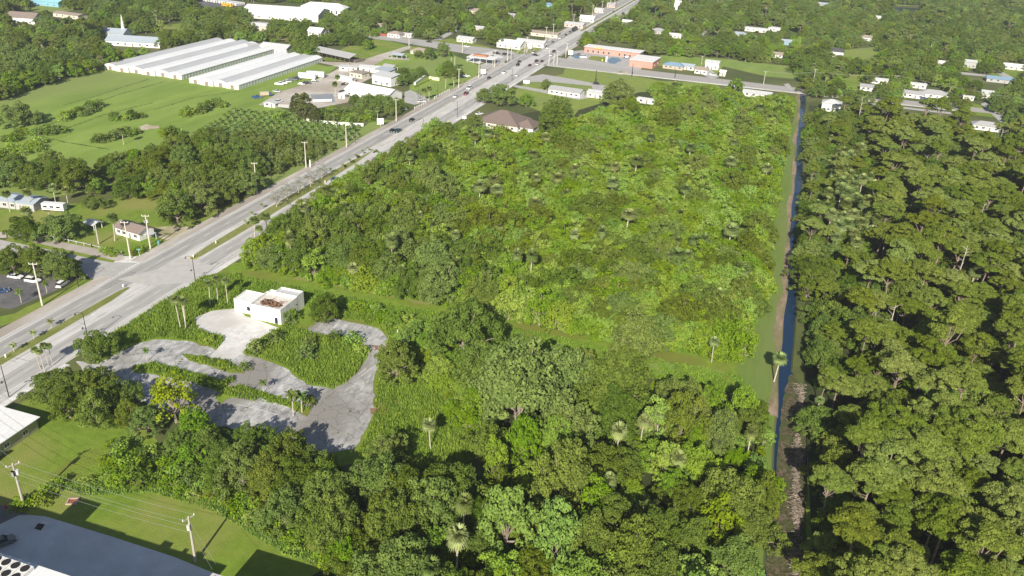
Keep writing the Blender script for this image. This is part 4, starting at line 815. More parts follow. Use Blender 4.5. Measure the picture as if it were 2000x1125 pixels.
pole_list = [
 (83, 597, 13.9, 'tall pale concrete pole beside the parking verge at far left'), (255, 505, 13.3, 'pale concrete pole in front of the brown roofed cottage'),
 (502, 377, 12.9, 'concrete pole on the wooded roadside beyond the cottage'), (598, 328, 12, 'concrete pole in front of the dense palm grove'),
 (677, 288, 12.6, 'concrete pole at the near end of the white wall'), (774, 237, 12, 'concrete pole beside the white sign of the garden centre'),
 (896, 172, 12, 'concrete pole by the palms of the garden centre car park'), (935, 152, 11, 'plain concrete pole by the white sign before the crossroads'), (966, 132, 12, 'concrete pole beside the white forecourt canopy'),
 (991, 120, 15, 'thick concrete pole at the near left corner of the crossroads'), (1029, 103, 12, 'concrete pole on the clubhouse lawn by the crossroads'), (1066, 82, 12, 'first concrete pole past the clubhouse wing'), (1080, 75, 12, 'second concrete pole past the clubhouse wing'),
 (1120, 50, 10, 'concrete pole beside the pinkish roadside house'), (1157, 34, 12, 'concrete pole right of the white roadside house'), (1175, 26, 12, 'concrete pole along the far highway, next after the white roadside house'), (1192, 16, 12, 'last but one concrete pole at the top of the highway'), (1200, 13, 12, 'last concrete pole at the top of the highway'),
 (1072, 126, 12, 'pale pole at the field corner of the crossroads'), (1088, 127, 10, 'shorter pale pole right of the field corner pole'), (1107, 108, 9, 'pale pole by the entrance of the plaza'), (799, 90, 9, 'concrete pole at the bend of the white track'), (903, 103, 10, 'concrete pole on the verge of the cross street'), (695, 64, 8, 'pale double pole in front of the trees near the top centre')]
for p in pole_list: upole(*p, az=20)
upole(294, 486, 12.4, 'concrete pole with transformers at the cottage corner', tf=3, az=20)
upole(193, 477, 7.6, 'short leaning wooden pole on the lawn left of the cottage', M_WOOD, arm=0, group=None)
upole(100, 440, 5, 'short pale pole below the parked motorhome', M_WOOD, arm=0, group=None)
upole(382, 1097, 11.0, 'weathered wooden pole with crossarm and boxes beside the service yard', M_WOOD, tf=1, az=70, group=None)
upole(48, 992, 11.2, 'wooden pole with a cluster of transformers at the lower left', M_WOOD, tf=3, az=60, group=None)
upole(1491, 165, 9, 'wooden pole by the thicket corner on the cross street', M_WOOD, az=10, group=None); upole(1587, 166, 11, 'wooden pole just beyond the canal', M_WOOD, az=10, group=None); upole(1746, 173, 9, 'leaning wooden pole between the white houses at right', M_WOOD, az=10, group=None); upole(1370, 125, 6, 'wooden pole in the long grass behind the blue roofed cottage', M_WOOD, group=None)
upole(1163, 160, 8, 'thin dark pole on the big lawn, left of the pair', M_BLK, arm=0, group=None); upole(1234, 149, 9, 'thin dark pole on the verge of the cross street, right of the pair', M_BLK, arm=0, group=None); upole(1318, 152, 6, 'thin dark pole near the blue roofed cottage', M_BLK, arm=0, group=None)
upole(777, 669, 4.2, 'short white lamp post at the loop drive of the derelict building', M_POLE, arm=0, group=None)
def lamp(px, py, h, label, az=200):
    r = empty('street_lamp', G(px, py), R(az), label, 'street lamp', 'dark twin arm street lamps on the highway')
    mb = MB(); mb.tube([(0, 0, 0), (0, 0, h)], [.14, .08], 7); mb.tube([(0, 0, h-.1), (1.1, 0, h+.25), (2.1, 0, h)], .06, 5); mb.tube([(0, 0, h*.48), (.9, 0, h*.52)], .05, 5); mb.build('post', M_BLK, r)
    for (x, z) in ((2.1, h), (.9, h*.52)): mb = MB(); mb.tube([(x, 0, z), (x, 0, z-.25), (x, 0, z-.55)], [.08, .16, .30], 8); mb.build('lamp_head', M_BLK, r)
for p in [(173, 668, 9, 'dark twin arm lamp by the small round tree at the drive entrance'), (382, 552, 9, 'dark twin arm lamp left of the three tall palms'), (18, 776, 9, 'dark street lamp at the left edge by the oaks'), (153, 559, 8, 'dark lamp at the corner of the office verge'), (427, 415, 8, 'dark lamp post in front of the roadside trees'), (531, 359, 8, 'dark lamp post under the grove beside the pavement'), (621, 317, 8, 'thin lamp post on the verge by the palm grove'), (694, 280, 8, 'thin lamp post at the end of the verge near the white wall'), (827, 262, 8, 'thin dark lamp by the bright round tree'), (893, 229, 9, 'dark lamp beside the restaurant verge'), (756, 243, 7, 'lamp post near the white roadside sign'), (821, 205, 8, 'thin lamp inside the garden centre car park'), (818, 196, 8, 'pale lamp in the garden centre car park'), (855, 190, 8, 'lamp under the small trees of the car park'), (1000, 158, 8, 'thin lamp on the right side before the motel')]: lamp(*p)
def sign(px, py, w_, h, label, c=None, pole=1.2, az=0, name='road_sign', post=.06, rnd=False):
    r = empty(name, G(px, py), R(az), label, 'sign'); mb = MB(); mb.tube([(0, 0, 0), (0, 0, pole+h)], post, 6); mb.build('post', FRAME, r)
    mb = MB()
    if rnd: mb.tube([(0, -.08, pole+h/2), (0, -.04, pole+h/2)], w_/2, 14)
    else: mb.box(-w_/2, w_/2, -.12, -post-.005, pole, pole+h)
    mb.build('sign_board', c or M_WHITEP, r); return r
sign(273, 502, 1.3, .45, 'green street name sign by the concrete pole in front of the cottage', mat('sign green', (.10, .34, .25)), 2.6, 30)
r = sign(157, 693, .9, .9, 'dark round road sign with a plate on the pavement by the drive entrance', mat('sign purple', (.10, .05, .08)), 1.9, 20, rnd=True); MB().box(-.3, .3, -.1, -.065, 1.1, 1.7).build('lower_plate', mat('sign blue', (.12, .16, .28)), r)
for (px, py, lb_) in [(378, 504, 'white marker post at the near tip of the far median'), (422, 477, 'white marker post in the middle of the far median'), (12, 700, 'thin white sign on the near median at the left edge'), (635, 358, 'white marker post on the median by the blue car'), (241, 562, 'small white marker on the far tip of the near median'), (165, 545, 'pale marker post on the street corner verge')]: sign(px, py, .35, .9, lb_, None, .4, 20, 'marker_post')
r = sign(606, 327, .5, 3.4, 'tall narrow white sign panel beside the concrete pole at the grove', None, .2, 20, 'roadside_sign')
r = sign(743, 246, 3.6, 3.4, 'white roadside sign with a small peak near the garden centre', None, .8, 40, 'roadside_sign', .14)
sign(943, 148, 3.6, 3.2, 'white square sign before the crossroads on the left', None, 1.2, 30, 'roadside_sign', .14); sign(1035, 98, 3, 3, 'white square sign on the clubhouse lawn', None, 1.2, 30, 'roadside_sign', .14); sign(1114, 111, 3.6, 3.6, 'white square sign at the plaza entrance', None, 1.5, 0, 'roadside_sign', .14); sign(1028, 165, 4.4, 2.2, 'long white sign on the lawn beside the motel drive', None, .6, 0, 'roadside_sign', .14); sign(907, 235, 2.2, 1.5, 'small white sign on the verge of the restaurant', None, .8, 20, 'roadside_sign', .1); sign(1184, 122, 1.2, 4, 'narrow white sign between the plaza lawn and the blue patch', None, .5, 0, 'roadside_sign', .1); sign(1176, 121, .9, 1.4, 'small yellow sign on the plaza lawn', M_YELP, .6, 0, 'roadside_sign')
# electric box, bin, small things
tag(MB().box(*(lambda p: (p.x-.5, p.x+.5, p.y-.4, p.y+.4, 0, 1.4))(G(310, 477)), .08).build('utility_box', mat('teal box', (.12, .30, .32))), 'teal utility box on the pavement beside the transformer pole', 'utility box')
hy = empty('fire_hydrant', G(12, 993), 0, 'red hydrant on the sandy patch at the lower left', 'hydrant'); mb = MB(); mb.tube([(0, 0, 0), (0, 0, .6), (0, 0, .8), (0, 0, .92)], [.2, .18, .2, .05], 8); mb.tube([(-.32, 0, .5), (.32, 0, .5)], .1, 6); mb.build('body', mat('hydrant red', (.6, .04, .03)), hy)
dg = empty('drain_box', G(142, 980), R(25), 'square concrete drain box with rust coloured inside on the lawn', 'drain box'); MB().box(-1.1, 1.1, -1.0, -.7, 0, .3).box(-1.1, 1.1, .7, 1.0, 0, .3).box(-1.1, -.8, -.7, .7, 0, .3).box(.8, 1.1, -.7, .7, 0, .3).build('kerb', mat('pink concrete', (.45, .32, .27)), dg); MB().box(-.8, .8, -.7, .7, 0, .12).build('grate', mat('rust', (.30, .11, .05), (.2, .08, .04), 4), dg)
# walls and fences
def wallpath(name, label, pts, h, t, m_, posts=0, cat='wall', z0=0, cap=None):
    P_ = [G(*p) for p in pts]; o = P_[0].copy(); r = empty(name, o, 0, label, cat); mb = MB()
    for a, b_ in zip(P_[:-1], P_[1:]):
        d = (b_-a); L = d.length; d = d/L; nn = Vector((-d.y, d.x, 0))*t/2; a = a-o; b2 = b_-o
        c = [a-nn, b2-nn, b2+nn, a+nn]; mb.prism([(q.x, q.y) for q in c], z0, h)
        if posts:
            k = max(1, int(L/posts))
            for i in range(k+1): q = a+d*L*i/k; MB().box(q.x-.13, q.x+.13, q.y-.13, q.y+.13, 0, h+.15).build('fence_post', m_, r)
    mb.build('panel', m_, r); return r
wallpath('curved_wall', 'long curving white wall around the grove north of the young palms', [(571, 219), (583, 231), (600, 237), (625, 241), (655, 244), (685, 246), (710, 247)], 1.7, .25, W_WHITE)
wallpath('yard_fence', 'low white fence of the garden centre car park along the highway', [(810, 213), (832, 203)], 1.2, .1, W_WHITE, 2.5, 'fence', .5); wallpath('yard_fence', 'white picket fence on the highway side between palms', [(849, 193), (878, 178)], 1.3, .1, W_WHITE, 2.5, 'fence', .4)
wallpath('yard_fence', 'grey fence behind the small shed at the yard corner', [(534, 208), (565, 211)], 1.8, .12, W_GREY, 4, 'fence'); wallpath('yard_fence', 'white fence behind the tapered tree', [(612, 199), (648, 198)], 1.3, .1, W_WHITE, 3, 'fence')
wallpath('red_fence', 'dark red fence left of the cream hip roofed house', [(733, 69), (757, 71)], 2.0, .2, mat('red fence', (.28, .09, .05)), 0, 'fence')
wallpath('cream_wall', 'cream wall along the planted car park of the garden centre', [(838, 155), (858, 158)], 2.0, .3, mat('cream yellow', (.75, .66, .42)), 0, 'wall'); wallpath('planted_rack', 'long low white plant rack beside the yellow flowers', [(810, 166), (833, 149)], 1.6, 1.2, W_WHITE, 0, 'rack')
for n_, (a, b_) in enumerate([((262, 226+270), (15+20, 453)), ((1565, 204), (1567, 197))][:1]): wallpath('rail_fence', 'grey two rail fence along the side path below the palms', [(238, 497), (180, 483), (120, 470), (25, 452)], 1.0, .06, mat('rail grey', (.42, .43, .44)), 3, 'fence', .8)
wallpath('lawn_fence', 'short white rail fence on the clubhouse lawn', [(1010, 104), (1034, 84)], 1.0, .1, W_WHITE, 3, 'fence', .5)
def wire(name_, label, pts, sag, r=.02):
    mb = MB()
    for a, b_ in zip(pts[:-1], pts[1:]):
        a = Vector(a); b_ = Vector(b_); mb.tube([a+(b_-a)*t-Vector((0, 0, sag*4*t*(1-t))) for t in [i/12 for i in range(13)]], r, 4, False)
    return tag(mb.build(name_, M_WIRE), label, 'power line')
A = G(382, 1097); B = G(48, 992); L0 = Vector((B.x-45, B.y+14, 0))
for dz, dx, lb_ in ((11.0, -1, 'top left power wire above the service yard lawn'), (11.0, 1, 'top right power wire above the service yard lawn'), (8.6, .2, 'lower slack power wire over the service yard lawn'), (7.6, -.3, 'lowest cable over the service yard lawn')):
    wire('power_line', lb_, [(L0.x, L0.y+dx, dz), (B.x, B.y+dx, dz), (A.x, A.y+dx, dz)], .7)
wire('guy_wire', 'guy wire from the weathered pole down to the pale annex roof', [(A.x, A.y, 10.4), (-79.8, 89.8, 9.0)], .1); wire('guy_wire', 'lower guy wire of the weathered pole', [(A.x, A.y, 8), (-79.6, 88.5, 9.0)], .1)
q = [G(1387, 122), G(1491, 165), G(1587, 166), G(1746, 173), G(2060, 232)]
for k, dy in enumerate((-.8, .9)): wire('power_line', ['front', 'rear'][k]+' wire of the line crossing the canal and the houses at right', [(p.x, p.y+dy, 9.2) for p in q], 1.2, .035)
hw = [G(p[0], p[1]) for p in pole_list[:3]]; hw = [G(83, 597), G(255, 505), G(294, 486), G(502, 377), G(598, 328), G(677, 288), G(774, 237), G(896, 172)]
wire('power_line', 'roadside wire strung on the concrete poles of the highway', [(p.x, p.y, 12.3) for p in hw], .5, .02)
# traffic signals on span wires at the crossroads
ts = [(-193, 598), (-160, 598), (-160, 632), (-193, 632)]
for k, (a, b_, lb_) in enumerate(((0, 1, 'row of traffic signals hung on the near wire of the crossroads'), (2, 3, 'row of traffic signals hung on the far wire of the crossroads'))):
    r = empty('traffic_signals', (ts[a][0], ts[a][1], 0), 0, lb_, 'traffic signal'); mb = MB(); dx = ts[b_][0]-ts[a][0]; mb.tube([(0, 0, 7), (dx/2, 0, 6.3), (dx, 0, 7)], .05, 4, False); mb.build('span_wire', M_BLK, r)
    for t_ in (.35, .5, .65): MB().box(dx*t_-.2, dx*t_+.2, -.15, .15, 5.2, 6.3).build('signal_head', M_BLK, r)
    for t_ in (0, 1): mb = MB(); mb.tube([(dx*t_, 0, 0), (dx*t_, 0, 8)], .2, 7); mb.build('signal_pole', M_POLE, r)
# ------------------------------------------------------------------ vehicles
def paint(n, c): return mat('paint '+n, c, rough=.3, spec=.6)
P_C = dict(white=paint('white', (.78, .78, .78)), black=paint('black', (.018, .018, .02)), silver=paint('silver', (.5, .51, .52)), grey=paint('grey', (.14, .15, .16)), blue=paint('blue', (.04, .09, .22)), red=paint('red', (.42, .03, .03)), green=paint('dark green', (.015, .045, .045)), maroon=paint('maroon', (.16, .03, .04)), yellow=paint('yellow', (.75, .42, .03)), tan=paint('tan', (.45, .38, .28)))
TYRE = mat('tyre', (.02, .02, .02)); RIM = mat('rim', (.4, .4, .42), rough=.4); CGL = mat('car glass', (.015, .02, .025), rough=.08, spec=.9)
LH = mat('headlight', (.8, .8, .78), rough=.2); LT = mat('tail light', (.45, .02, .02), rough=.3)
def car(px, py, label, col='white', kind='sedan', az=90, group=None):
    """length along local x, nose at +x"""
    p = G(px, py); s = dict(sedan=(4.7, 1.82, .95, 1.42), suv=(4.8, 1.92, 1.1, 1.75), van=(5.4, 2.0, 1.25, 2.1), pickup=(5.7, 2.0, 1.15, 1.85))[kind]; L, W_, hb, ht = s
    r = empty({'sedan': 'car', 'suv': 'car', 'van': 'van', 'pickup': 'pickup_truck'}[kind], p+Vector((0, 0, .09)), R(az), label, {'sedan': 'car', 'suv': 'car', 'van': 'van', 'pickup': 'pickup truck'}[kind], group); x = L/2; w2 = W_/2
    prof = [(-x, .35), (-x+.05, hb*.9), (-x+.5, hb), (x-1.3, hb*.98), (x-.25, hb*.78), (x, hb*.55), (x, .32), (x-.5, .25), (-x+.4, .25)]
    cab = dict(sedan=[(-x+.75, hb), (-x+1.45, ht-.02), (.45, ht), (x-1.25, hb*.97)], suv=[(-x+.1, hb), (-x+.45, ht-.04), (.5, ht), (x-1.3, hb*.97)], van=[(-x+.05, hb), (-x+.15, ht-.04), (1.4, ht), (x-.7, hb*.97)], pickup=[(-.55, hb), (-.4, ht-.02), (.9, ht), (x-1.5, hb*.97)])[kind]
    mb = MB(); k = len(prof)
    for (yy, ins) in ((-w2, 1), (-w2+.12, 0), (w2-.12, 0), (w2, 1)): mb.v += [(a*(.985 if ins else 1), yy, b_*(.96 if ins else 1)+(.02 if ins else 0)) for a, b_ in prof]
    for j in range(3):
        for i in range(k): a, b_ = i, (i+1) % k; mb.f.append((j*k+a, (j+1)*k+a, (j+1)*k+b_, j*k+b_))
    mb.f.append(tuple(range(k))); mb.f.append(tuple(range(3*k, 4*k))[::-1])
    if kind == 'pickup': mb.box(-x+.1, -.6, -w2+.02, -w2+.14, hb-.02, hb+.18).box(-x+.1, -.6, w2-.14, w2-.02, hb-.02, hb+.18)
    if kind != 'pickup' or 1:                     # roof panel
        mb.box(cab[1][0]+.02, cab[2][0]-.02, -w2+.24, w2-.24, ht-.05, ht+.02, .05)
    mb.build('body', P_C[col], r)
    g = MB(); n_ = len(cab)
    g.v += [(a, (-w2+.08 if b_ < hb+.05 else -w2+.26), b_-.005) for a, b_ in cab]+[(a, (w2-.08 if b_ < hb+.05 else w2-.26), b_-.005) for a, b_ in cab]
    g.f += [(0, 1, 2, 3), (7, 6, 5, 4)]+[(i, i+4, (i+1) % 4+4, (i+1) % 4) for i in range(4)]; g.build('glasshouse', CGL, r)
    if kind == 'pickup': MB().box(-x+.15, -.7, -w2+.16, w2-.16, hb-.0, hb+.02).build('load_bed', M_BLK, r)
    for sx in (-x+.85, x-.85):
        for sy in (-1, 1):
            t_ = MB(); t_.tube([(sx, sy*(w2-.22), .33), (sx, sy*(w2+.01), .33)], .34, 10); o = t_.build('wheel', TYRE, r); t_ = MB(); t_.tube([(sx, sy*(w2+.005), .33), (sx, sy*(w2+.025), .33)], .2, 8); t_.build('rim', RIM, o)
    for sy in (-1, 1):
        MB().box(x-.12, x+.02, sy*w2*.75-.18, sy*w2*.75+.18, hb*.5, hb*.68).build('headlight', LH, r); MB().box(-x-.02, -x+.08, sy*w2*.78-.15, sy*w2*.78+.15, hb*.6, hb*.82).build('tail_light', LT, r)
    return r
N_, S_ = 90, 270
CARS = [(654, 352, 'blue grey car driving alone past the median of the highway', 'blue', 'sedan', N_), (804, 236, 'black car alone on the highway before the white sign', 'black', 'sedan', S_),
 (766, 257, 'black car on the left of the side by side pair on the highway', 'black', 'sedan', S_), (777, 258, 'dark green pickup on the right of the side by side pair on the highway', 'green', 'pickup', S_),
 (890, 190, 'white sedan beside the maroon pickup on the highway', 'white', 'sedan', S_), (910, 185, 'maroon pickup right of the white sedan on the highway', 'maroon', 'pickup', S_), (917, 174, 'white van behind the maroon pickup', 'white', 'van', S_),
 (955, 154, 'black car by itself before the crossroads', 'black', 'sedan', S_), (985, 143, 'white pickup on the highway before the crossroads', 'white', 'pickup', S_), (1010, 149, 'white sedan in the right hand carriageway before the crossroads', 'white', 'sedan', N_),
 (1014, 122, 'rear black car of the two in the near left lanes of the crossroads', 'black', 'sedan', S_), (1011, 129, 'front black car of the two in the near left lanes of the crossroads', 'black', 'suv', S_), (1035, 129, 'dark car waiting at the crossroads in the middle lane', 'black', 'sedan', N_), (1048, 121, 'dark car at the stop line, left of two', 'black', 'suv', N_), (1059, 121, 'dark car at the stop line, right of two', 'black', 'sedan', N_), (1050, 127, 'white car behind the dark cars at the stop line', 'white', 'sedan', N_),
 (1045, 109, 'black car turning inside the crossroads', 'black', 'sedan', 150), (1042, 104, 'silver car just beyond the turning black car', 'silver', 'suv', S_), (1070, 95, 'white car at the far stop line', 'white', 'sedan', S_), (1065, 92, 'black car at the far stop line', 'black', 'sedan', S_), (1082, 102, 'dark car leaving the crossroads on the right', 'black', 'suv', N_), (1077, 109, 'white car crossing beside the plaza corner', 'white', 'sedan', N_),
 (1079, 84, 'small grey car beyond the far stop line', 'grey', 'sedan', S_), (1094, 76, 'white car in the far queue of the highway', 'white', 'suv', S_), (1105, 70, 'black car in the far queue behind the white one', 'black', 'sedan', S_), (1113, 65, 'grey pickup behind the black car in the far queue', 'grey', 'pickup', S_), (1198, 24, 'lone dark car far up the highway', 'black', 'sedan', S_),
 (1240, 4, 'silver car at the very top of the highway, left', 'silver', 'sedan', S_), (1247, 8, 'dark car at the very top of the highway, right', 'grey', 'suv', N_), (1253, 3, 'white car at the very top of the highway, right', 'white', 'van', N_),
 (970, 106, 'dark pickup waiting on the left arm of the cross street', 'black', 'pickup', 0), (987, 108, 'dark car at the front of the left arm queue', 'black', 'suv', 0), (994, 109, 'grey car at the stop line of the left arm', 'grey', 'sedan', 0), (962, 112, 'dark car on the forecourt side of the cross street', 'grey', 'sedan', 10),
 (1224, 114, 'dark blue car crossing the plaza car park', 'blue', 'sedan', 10), (1143, 99, 'red car parked at the left end of the plaza', 'red', 'sedan', 100), (1165, 102, 'red car parked second from the left at the plaza', 'red', 'suv', 100), (1211, 107, 'black pickup parked at the plaza front near the hall', 'black', 'pickup', 100), (1139, 113, 'white van parked in the shade at the plaza entrance', 'white', 'van', 10), (1131, 108, 'grey car parked left of the white van at the plaza', 'grey', 'sedan', 60), (1200, 105, 'white car parked in the middle of the plaza front', 'white', 'sedan', 100), (1187, 103, 'silver car parked left of the middle at the plaza front', 'silver', 'suv', 100), (1194, 104, 'dark car parked between the silver and the white ones at the plaza', 'black', 'sedan', 100),
 (1165, 165, 'black car parked at the edge of the big lawn', 'black', 'suv', 20), (1392, 148, 'silver pickup parked in front of the white two storey box house', 'silver', 'pickup', 5),
 (31, 543, 'white sedan in the office car park at left', 'white', 'sedan', 8), (65, 551, 'white suv right of the white sedan in the office car park', 'white', 'suv', 8), (12, 534, 'black car at the shaded back of the office car park', 'black', 'suv', 8), (123, 558, 'white car at the corner of the office car park', 'white', 'suv', 100),
 (5, 1064, 'black and white car at the left edge of the service yard', 'grey', 'suv', 60), (2, 572, 'blue car in the shade at the left edge', 'blue', 'sedan', 60),
 (546, 166, 'white pickup at the left end of the yard row', 'white', 'pickup', 15), (553, 164, 'second white pickup of the yard row', 'white', 'pickup', 15), (563, 161, 'silver car of the yard row', 'silver', 'suv', 15), (572, 157, 'grey pickup near the white trailers', 'grey', 'pickup', 15), (580, 155, 'black pickup beside the white trailers', 'black', 'pickup', 15), (589, 166, 'silver car in front of the trailers', 'silver', 'sedan', 20), (600, 164, 'black car in front of the trailers', 'black', 'suv', 20), (614, 160, 'grey car right of the black one in front of the trailers', 'grey', 'sedan', 20), (541, 180, 'silver car parked alone on the gravel', 'silver', 'sedan', 10), (502, 192, 'blue truck at the left end of the gravel yard', 'blue', 'pickup', 40), (545, 200, 'white car by the small yard shed', 'white', 'suv', 80), (674, 166, 'dark car beside the garden centre hall', 'grey', 'sedan', 20),
 (823, 200, 'white car under the trees of the roadside car park', 'white', 'suv', 40), (788, 215, 'pale blue car below the roadside trees', 'silver', 'sedan', 40), (903, 152, 'black suv in the shade near the palms', 'black', 'suv', 30), (911, 150, 'white car in the shade near the palms', 'white', 'sedan', 30), (952, 256, 'black car at the restaurant wall', 'black', 'sedan', 20), (936, 224, 'white car beside the restaurant roof', 'white', 'sedan', 60),
 (1598, 163, 'dark blue car on the drive beyond the canal', 'blue', 'suv', 80), (1804, 194, 'dark blue car parked before the grey hip roofed house', 'blue', 'suv', 5), (1829, 197, 'white car right of the dark blue one on the drive', 'white', 'suv', 5), (1654, 149, 'black car on the lawn right of the canal', 'black', 'sedan', 10), (1956, 202, 'silver car under the trees at the right end of the lane', 'silver', 'sedan', 90), (838, 83, 'dark car parked at the low white house', 'black', 'sedan', 5), (807, 68, 'white boat like van beside the red fence house', 'white', 'van', 5), (912, 92, 'white car on the verge of the cross street', 'white', 'sedan', 0)]
for c in CARS: car(c[0], c[1], c[2], c[3], c[4], c[5], 'cars on the highway' if c[5] in (N_, S_) else None)
# motorhome, trailers, buses, truck
def boxy(name, label, cat, px, py, L, W_, h, col, az, cabL=0, cabcol=None, wn=0, stripe=None):
    r = empty(name, G(px, py)+Vector((0, 0, .06)), R(az), label, cat); m_ = P_C[col]
    MB().box(0, L, -W_/2, W_/2, .55, h, .06).build('body', m_, r)
    if cabL: MB().box(L+.05, L+cabL, -W_/2+.1, W_/2-.1, .45, h*.72, .15).build('cab', P_C[cabcol or col], r); MB().box(L+cabL-.35, L+cabL-.02, -W_/2+.25, W_/2-.25, h*.42, h*.64).build('windscreen', CGL, r)
    for i in range(wn):
        for sy in (-1, 1): MB().box(.7+i*(L-1)/wn, .7+i*(L-1)/wn+(L-1)/wn*.6, sy*W_/2-.03, sy*W_/2+.03, h*.5, h*.72).build('window', CGL, r)
    if stripe:
        for sy in (-1, 1): MB().box(.1, L-.1, sy*W_/2-.025, sy*W_/2+.025, h*.33, h*.42).build('stripe', P_C[stripe], r)
    for x in ([1.2, 2.2, L-.8] if not cabL else [1.2, 2.2, L+cabL*.4]):
        for sy in (-1, 1): t_ = MB(); t_.tube([(x, sy*(W_/2-.25), .45), (x, sy*(W_/2-.02), .45)], .45, 10); t_.build('wheel', TYRE, r)
    return r
boxy('motorhome', 'white and grey motorhome parked between palms left of the lawn', 'motorhome', 86, 410, 8.6, 2.5, 3.1, 'white', 14, 0, wn=3, stripe='grey')
boxy('trailer', 'white box trailer on the left of the pair beside the greenhouses', 'trailer', 584, 153, 11, 2.6, 3.8, 'white', 12); boxy('trailer', 'white box trailer on the right of the pair beside the greenhouses', 'trailer', 600, 150, 11.5, 2.6, 3.8, 'white', 12)
boxy('tank_truck', 'long dark truck in the far queue of the highway', 'truck', 1119, 62, 11, 2.5, 3.4, 'black', 90, 2.5, 'black'); boxy('box_truck', 'orange and blue truck at the left end of the gravel yard', 'truck', 508, 188, 5, 2.2, 2.6, 'tan', 40, 2, 'blue'); 
for i in range(14): boxy('school_bus', 'yellow and white buses parked in a row at the top left car park', 'bus', 392+i*5.2, 2.5+i*.75, 10, 2.4, 3, 'white' if i % 3 else 'silver', 70, 0, wn=4, stripe='black')['group'] = 'buses in the far car park'
boxy('school_bus', 'yellow bus parked right of the bus row near the top', 'bus', 435, 12, 12, 2.5, 3.1, 'yellow', -10, 0, wn=6)
# garden centre goods: red and orange equipment
for i, (px, py) in enumerate([(728, 191), (737, 193), (755, 196), (762, 197), (730, 188), (758, 193)]):
    r = empty('garden_machine', G(px, py), R(20*i), 'red garden machine displayed at the front of the garden centre hall', 'garden machine', 'red machines before the garden centre'); MB().box(0, 2.6, 0, 1.4, .4, 1.2, .15).box(.2, 1.2, .2, 1.2, 1.2, 1.9, .1).build('body', P_C['red'], r)
    for x in (.5, 2.1):
        for y in (0, 1.4): t_ = MB(); t_.tube([(x, y-.12, .4), (x, y+.12, .4)], .4, 8); t_.build('wheel', TYRE, r)
for i in range(12):
    px, py = 812+i*2.7+random.uniform(-.5, .5), 170-i*1.3; r = tree('shrub', *G(px, py)[:2], 'low yellow flowering shrub in the row beside the white plant rack', 'yellow shrubs by the plant rack', .45)
# ------------------------------------------------------------------ vegetation
def plant(key, px, py, label, group=None, s=1., crown=False, **k):
    p = G(px, py, HGT[key]*s*.55 if crown else 0); return tree(key, p.x, p.y, label, group, s, **k)
KEEP = [
 [(-60, 640), (-60, 830), (30, 770), (120, 712), (322, 577), (470, 492), (545, 425), (682, 338), (792, 281), (850, 236), (930, 205), (1000, 160), (1060, 128), (1104, 110), (1125, 72), (1262, 0), (1215, -5), (1060, 80), (900, 165), (695, 281), (500, 386), (342, 460), (180, 562)],
 [(-60, 215), (70, 174), (220, 132), (410, 82), (640, 125), (600, 160), (520, 195), (575, 225), (712, 245), (690, 285), (640, 268), (350, 262), (240, 300), (60, 262), (0, 250)],
 [(880, 78), (968, 98), (990, 92), (1075, 78), (1130, 100), (1260, 128), (1330, 122), (1400, 150), (1560, 180), (1558, 187), (1410, 172), (1250, 158), (1260, 178), (1240, 182), (1190, 205), (1110, 240), (1050, 200), (900, 130), (870, 110), (720, 78), (700, 70)],
 [(1550, 195), (1566, 197), (1560, 300), (1545, 560), (1538, 690), (1570, 720), (1578, 1060), (1524, 1060), (1526, 800), (1500, 700), (1470, 690), (1498, 560), (1520, 400), (1542, 260)],
 [(690, 880), (740, 930), (860, 945), (930, 930), (950, 800), (850, 740), (740, 720)],
 [(170, 700), (260, 655), (370, 590), (470, 545), (560, 560), (700, 585), (870, 612), (872, 625), (740, 612), (700, 625), (745, 650), (775, 690), (840, 740), (940, 800), (940, 900), (760, 900), (740, 860), (690, 868), (600, 815), (500, 800), (430, 790), (340, 725), (200, 725)],
 [(1255, 705), (1420, 712), (1490, 690), (1500, 745), (1420, 750), (1265, 732)],
 [(0, 900), (70, 810), (200, 850), (150, 955), (300, 950), (440, 1000), (560, 1085), (700, 1150), (0, 1200)],
 [(160, 430), (220, 400), (300, 385), (330, 440), (370, 440), (290, 490), (240, 500), (150, 470)],
 [(500, 195), (560, 165), (650, 130), (690, 115), (790, 88), (805, 92), (735, 125), (690, 165), (650, 200), (560, 210)],
 [(845, 80), (900, 52), (905, 60), (870, 80)], [(1690, 195), (1760, 200), (1870, 215), (1865, 225), (1750, 218), (1690, 208)], [(1870, 138), (1990, 152), (1990, 158), (1870, 146)], [(1910, 200), (1965, 238), (1955, 242), (1905, 205)],
 [(1640, 100), (1690, 90), (1720, 100), (1700, 112), (1650, 112)], [(1645, 150), (1680, 148), (1675, 172), (1655, 170)], [(1500, 125), (1420, 115), (1300, 108), (1290, 115), (1410, 130), (1500, 150), (1550, 150), (1545, 130)], [(1740, 10), (1800, 12), (1798, 24), (1745, 22)], [(55, 8), (125, 12), (100, 22), (60, 20)], [(320, 42), (352, 42), (345, 58), (322, 60)], [(380, -5), (480, 2), (485, 14), (395, 14)],
 [(850, 78), (890, 72), (990, 96), (980, 100)], [(730, 118), (800, 100), (870, 115), (860, 128), (740, 132)], [(1895, 215), (1960, 222), (1955, 240), (1890, 250)], [(1400, 60), (1372, 80), (1362, 78), (1385, 60)]]
CAND = []
